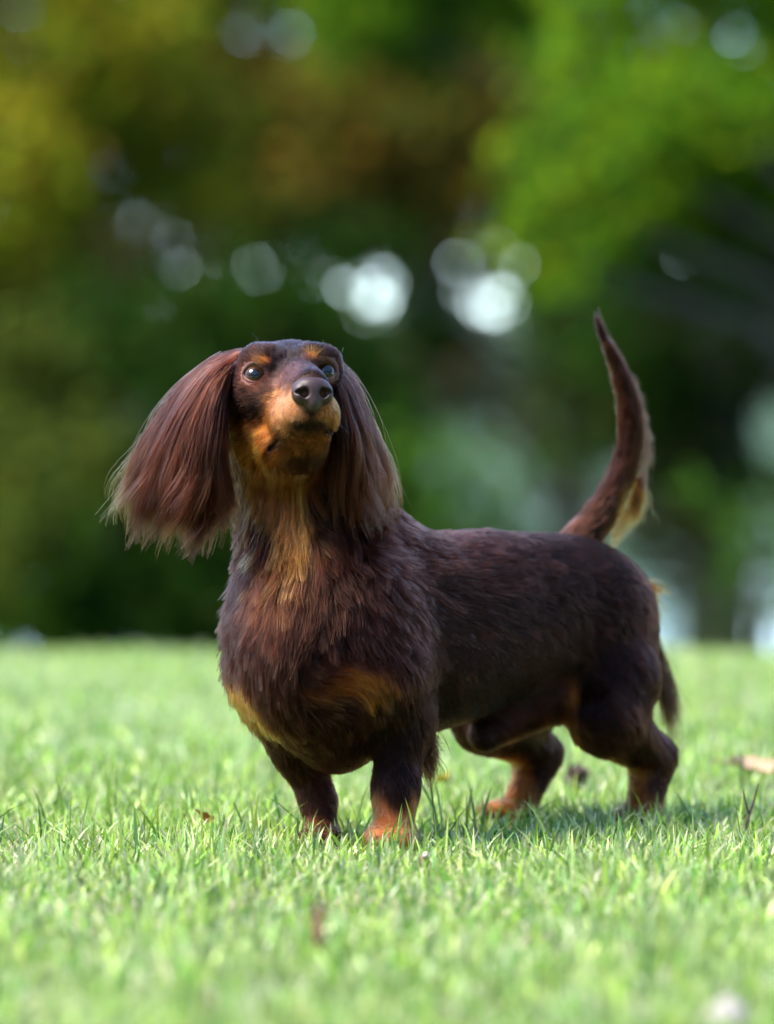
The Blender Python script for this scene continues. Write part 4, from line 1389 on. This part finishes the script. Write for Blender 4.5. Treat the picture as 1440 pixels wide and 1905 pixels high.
g = ground_at(1405, 1475)
dead_leaf('fallen_leaf', 'pale curled dead leaf lying in the grass right of the hind foot of the dog', g + (0, 0, 0.022), 0.054, 0.034, (0.34, 0.22, 0.13), 0.35, 0.3, (0.35, 0.1))
g = ground_at(585, 1800)
dead_leaf('fallen_leaf', 'brown dead leaf standing on edge in the blurred grass in front of the dog', g + (0, 0, 0.022), 0.036, 0.018, (0.10, 0.035, 0.018), 0.3, 1.4, (1.2, 1.2))
g = ground_at(822, 1490)
dead_leaf('fallen_leaf', 'small yellow leaf in the grass between the fore and hind legs of the dog', g + (0, 0, 0.020), 0.020, 0.009, (0.42, 0.32, 0.03), 0.3, 2.3, (0.6, 0.3))
g = ground_at(383, 1570)
dead_leaf('fallen_leaf', 'tiny orange leaf in the grass left of the front feet of the dog', g + (0, 0, 0.022), 0.016, 0.009, (0.42, 0.17, 0.02), 0.3, 0.9, (1.0, 0.3))


def lump(name, loc, r, seed, mat, rot=(0, 0, 0), dent=0.2, parent=None):
    f_ = Field(np.array([-max(r) * 1.5] * 3), np.array([max(r) * 1.5] * 3), max(r) / 12)
    f_.ell(np.zeros(3), r, None, 0.001)
    v, q = f_.mesh()
    v = v * (1 + dent * wob(v / max(r), 2.0, seed)[:, None] + 0.3 * dent * wob(v / max(r), 6.0, seed)[:, None])
    o = mesh_obj(name, v, q, mat, parent)
    o.location = loc
    o.rotation_euler = rot
    return o


g = ground_at(1352, 1925)
st_ = lump('stone', g + (0, 0, 0.008), (0.0125, 0.012, 0.0115), 1.3, mat_plain('pale_stone', (0.30, 0.25, 0.26), 0.75, 0.2, 90.0, 0.5))
tag(st_, 'pale pinkish stone in the grass at the bottom right corner', 'stone')
g = ground_at(1072, 1492)
cn = lump('husk', g + (0, 0, 0.021), (0.010, 0.010, 0.0135), 2.1, mat_plain('dark_husk', (0.03, 0.015, 0.009), 0.8, 0.5, 200.0, 0.8), (0.3, 0.2, 0), 0.12)
tag(cn, 'small dark brown husk half hidden in the shaded grass under the belly of the dog', 'husk')
SCALE_MAT = mat_plain('husk_scale', (0.045, 0.022, 0.012), 0.7, 0.4, 200.0, 0.5)
sv = np.array([(-0.0028, 0, 0), (0.0028, 0, 0), (0.0034, 0.0022, 0.004), (0, 0.0034, 0.0062), (-0.0034, 0.0022, 0.004), (0, 0.0010, 0.003)])
sf = [(0, 1, 5), (1, 2, 5), (2, 3, 5), (3, 4, 5), (4, 0, 5), (0, 4, 3, 2, 1)]
proto = None
for ring in range(4):
    for q in range(7):
        th = 2 * math.pi * (q + 0.5 * (ring % 2)) / 7
        hz = -0.008 + ring * 0.0048
        rr = 0.0098 * math.sqrt(max(0.1, 1 - (hz / 0.0135) ** 2))
        if proto is None:
            so = proto = mesh_obj('scale', sv, sf, SCALE_MAT, cn, smooth=False)
        else:
            so = link(proto.copy(), cn)
        so.location = (rr * math.sin(th), -rr * math.cos(th), hz)
        so.rotation_euler = (0.25, 0, th + math.pi)
g = ground_at(790, 1632)
ac = lump('seed_husk', g + (0, 0, 0.013), (0.0040, 0.0040, 0.0062), 4.0, mat_plain('seed_brown', (0.10, 0.05, 0.03), 0.6, 0.3, 300.0, 0.3), (0.4, 0.3, 0), 0.12)
tag(ac, 'small brown seed husk with a pale tip below the near front foot of the dog', 'seed')
lump('pale_tip', np.array((0, 0, 0.0052)), (0.0028, 0.0028, 0.0022), 1.0, mat_plain('seed_pale', (0.62, 0.42, 0.36), 0.6), (0, 0, 0), 0.1, ac)
g = ground_at(1385, 1560)
tv, tf = limb([(0, 0, 0), (0.003, 0.002, 0.016), (0.009, 0.004, 0.034), (0.012, 0.003, 0.047)], [0.0016, 0.0013, 0.0011, 0.0006], 7)
tv2, tf2 = limb([(0.004, 0.002, 0.02), (0.0, 0.0, 0.034), (-0.001, -0.002, 0.042)], [0.0010, 0.0008, 0.0004], 6)
tw = mesh_obj('twig', tv, tf, mat_plain('twig_bark', (0.05, 0.03, 0.02), 0.8))
tw.location = g
tag(tw, 'thin dark forked twig standing in the grass near the right edge', 'twig')
mesh_obj('side_shoot', tv2, tf2, tw.data.materials[0], tw)
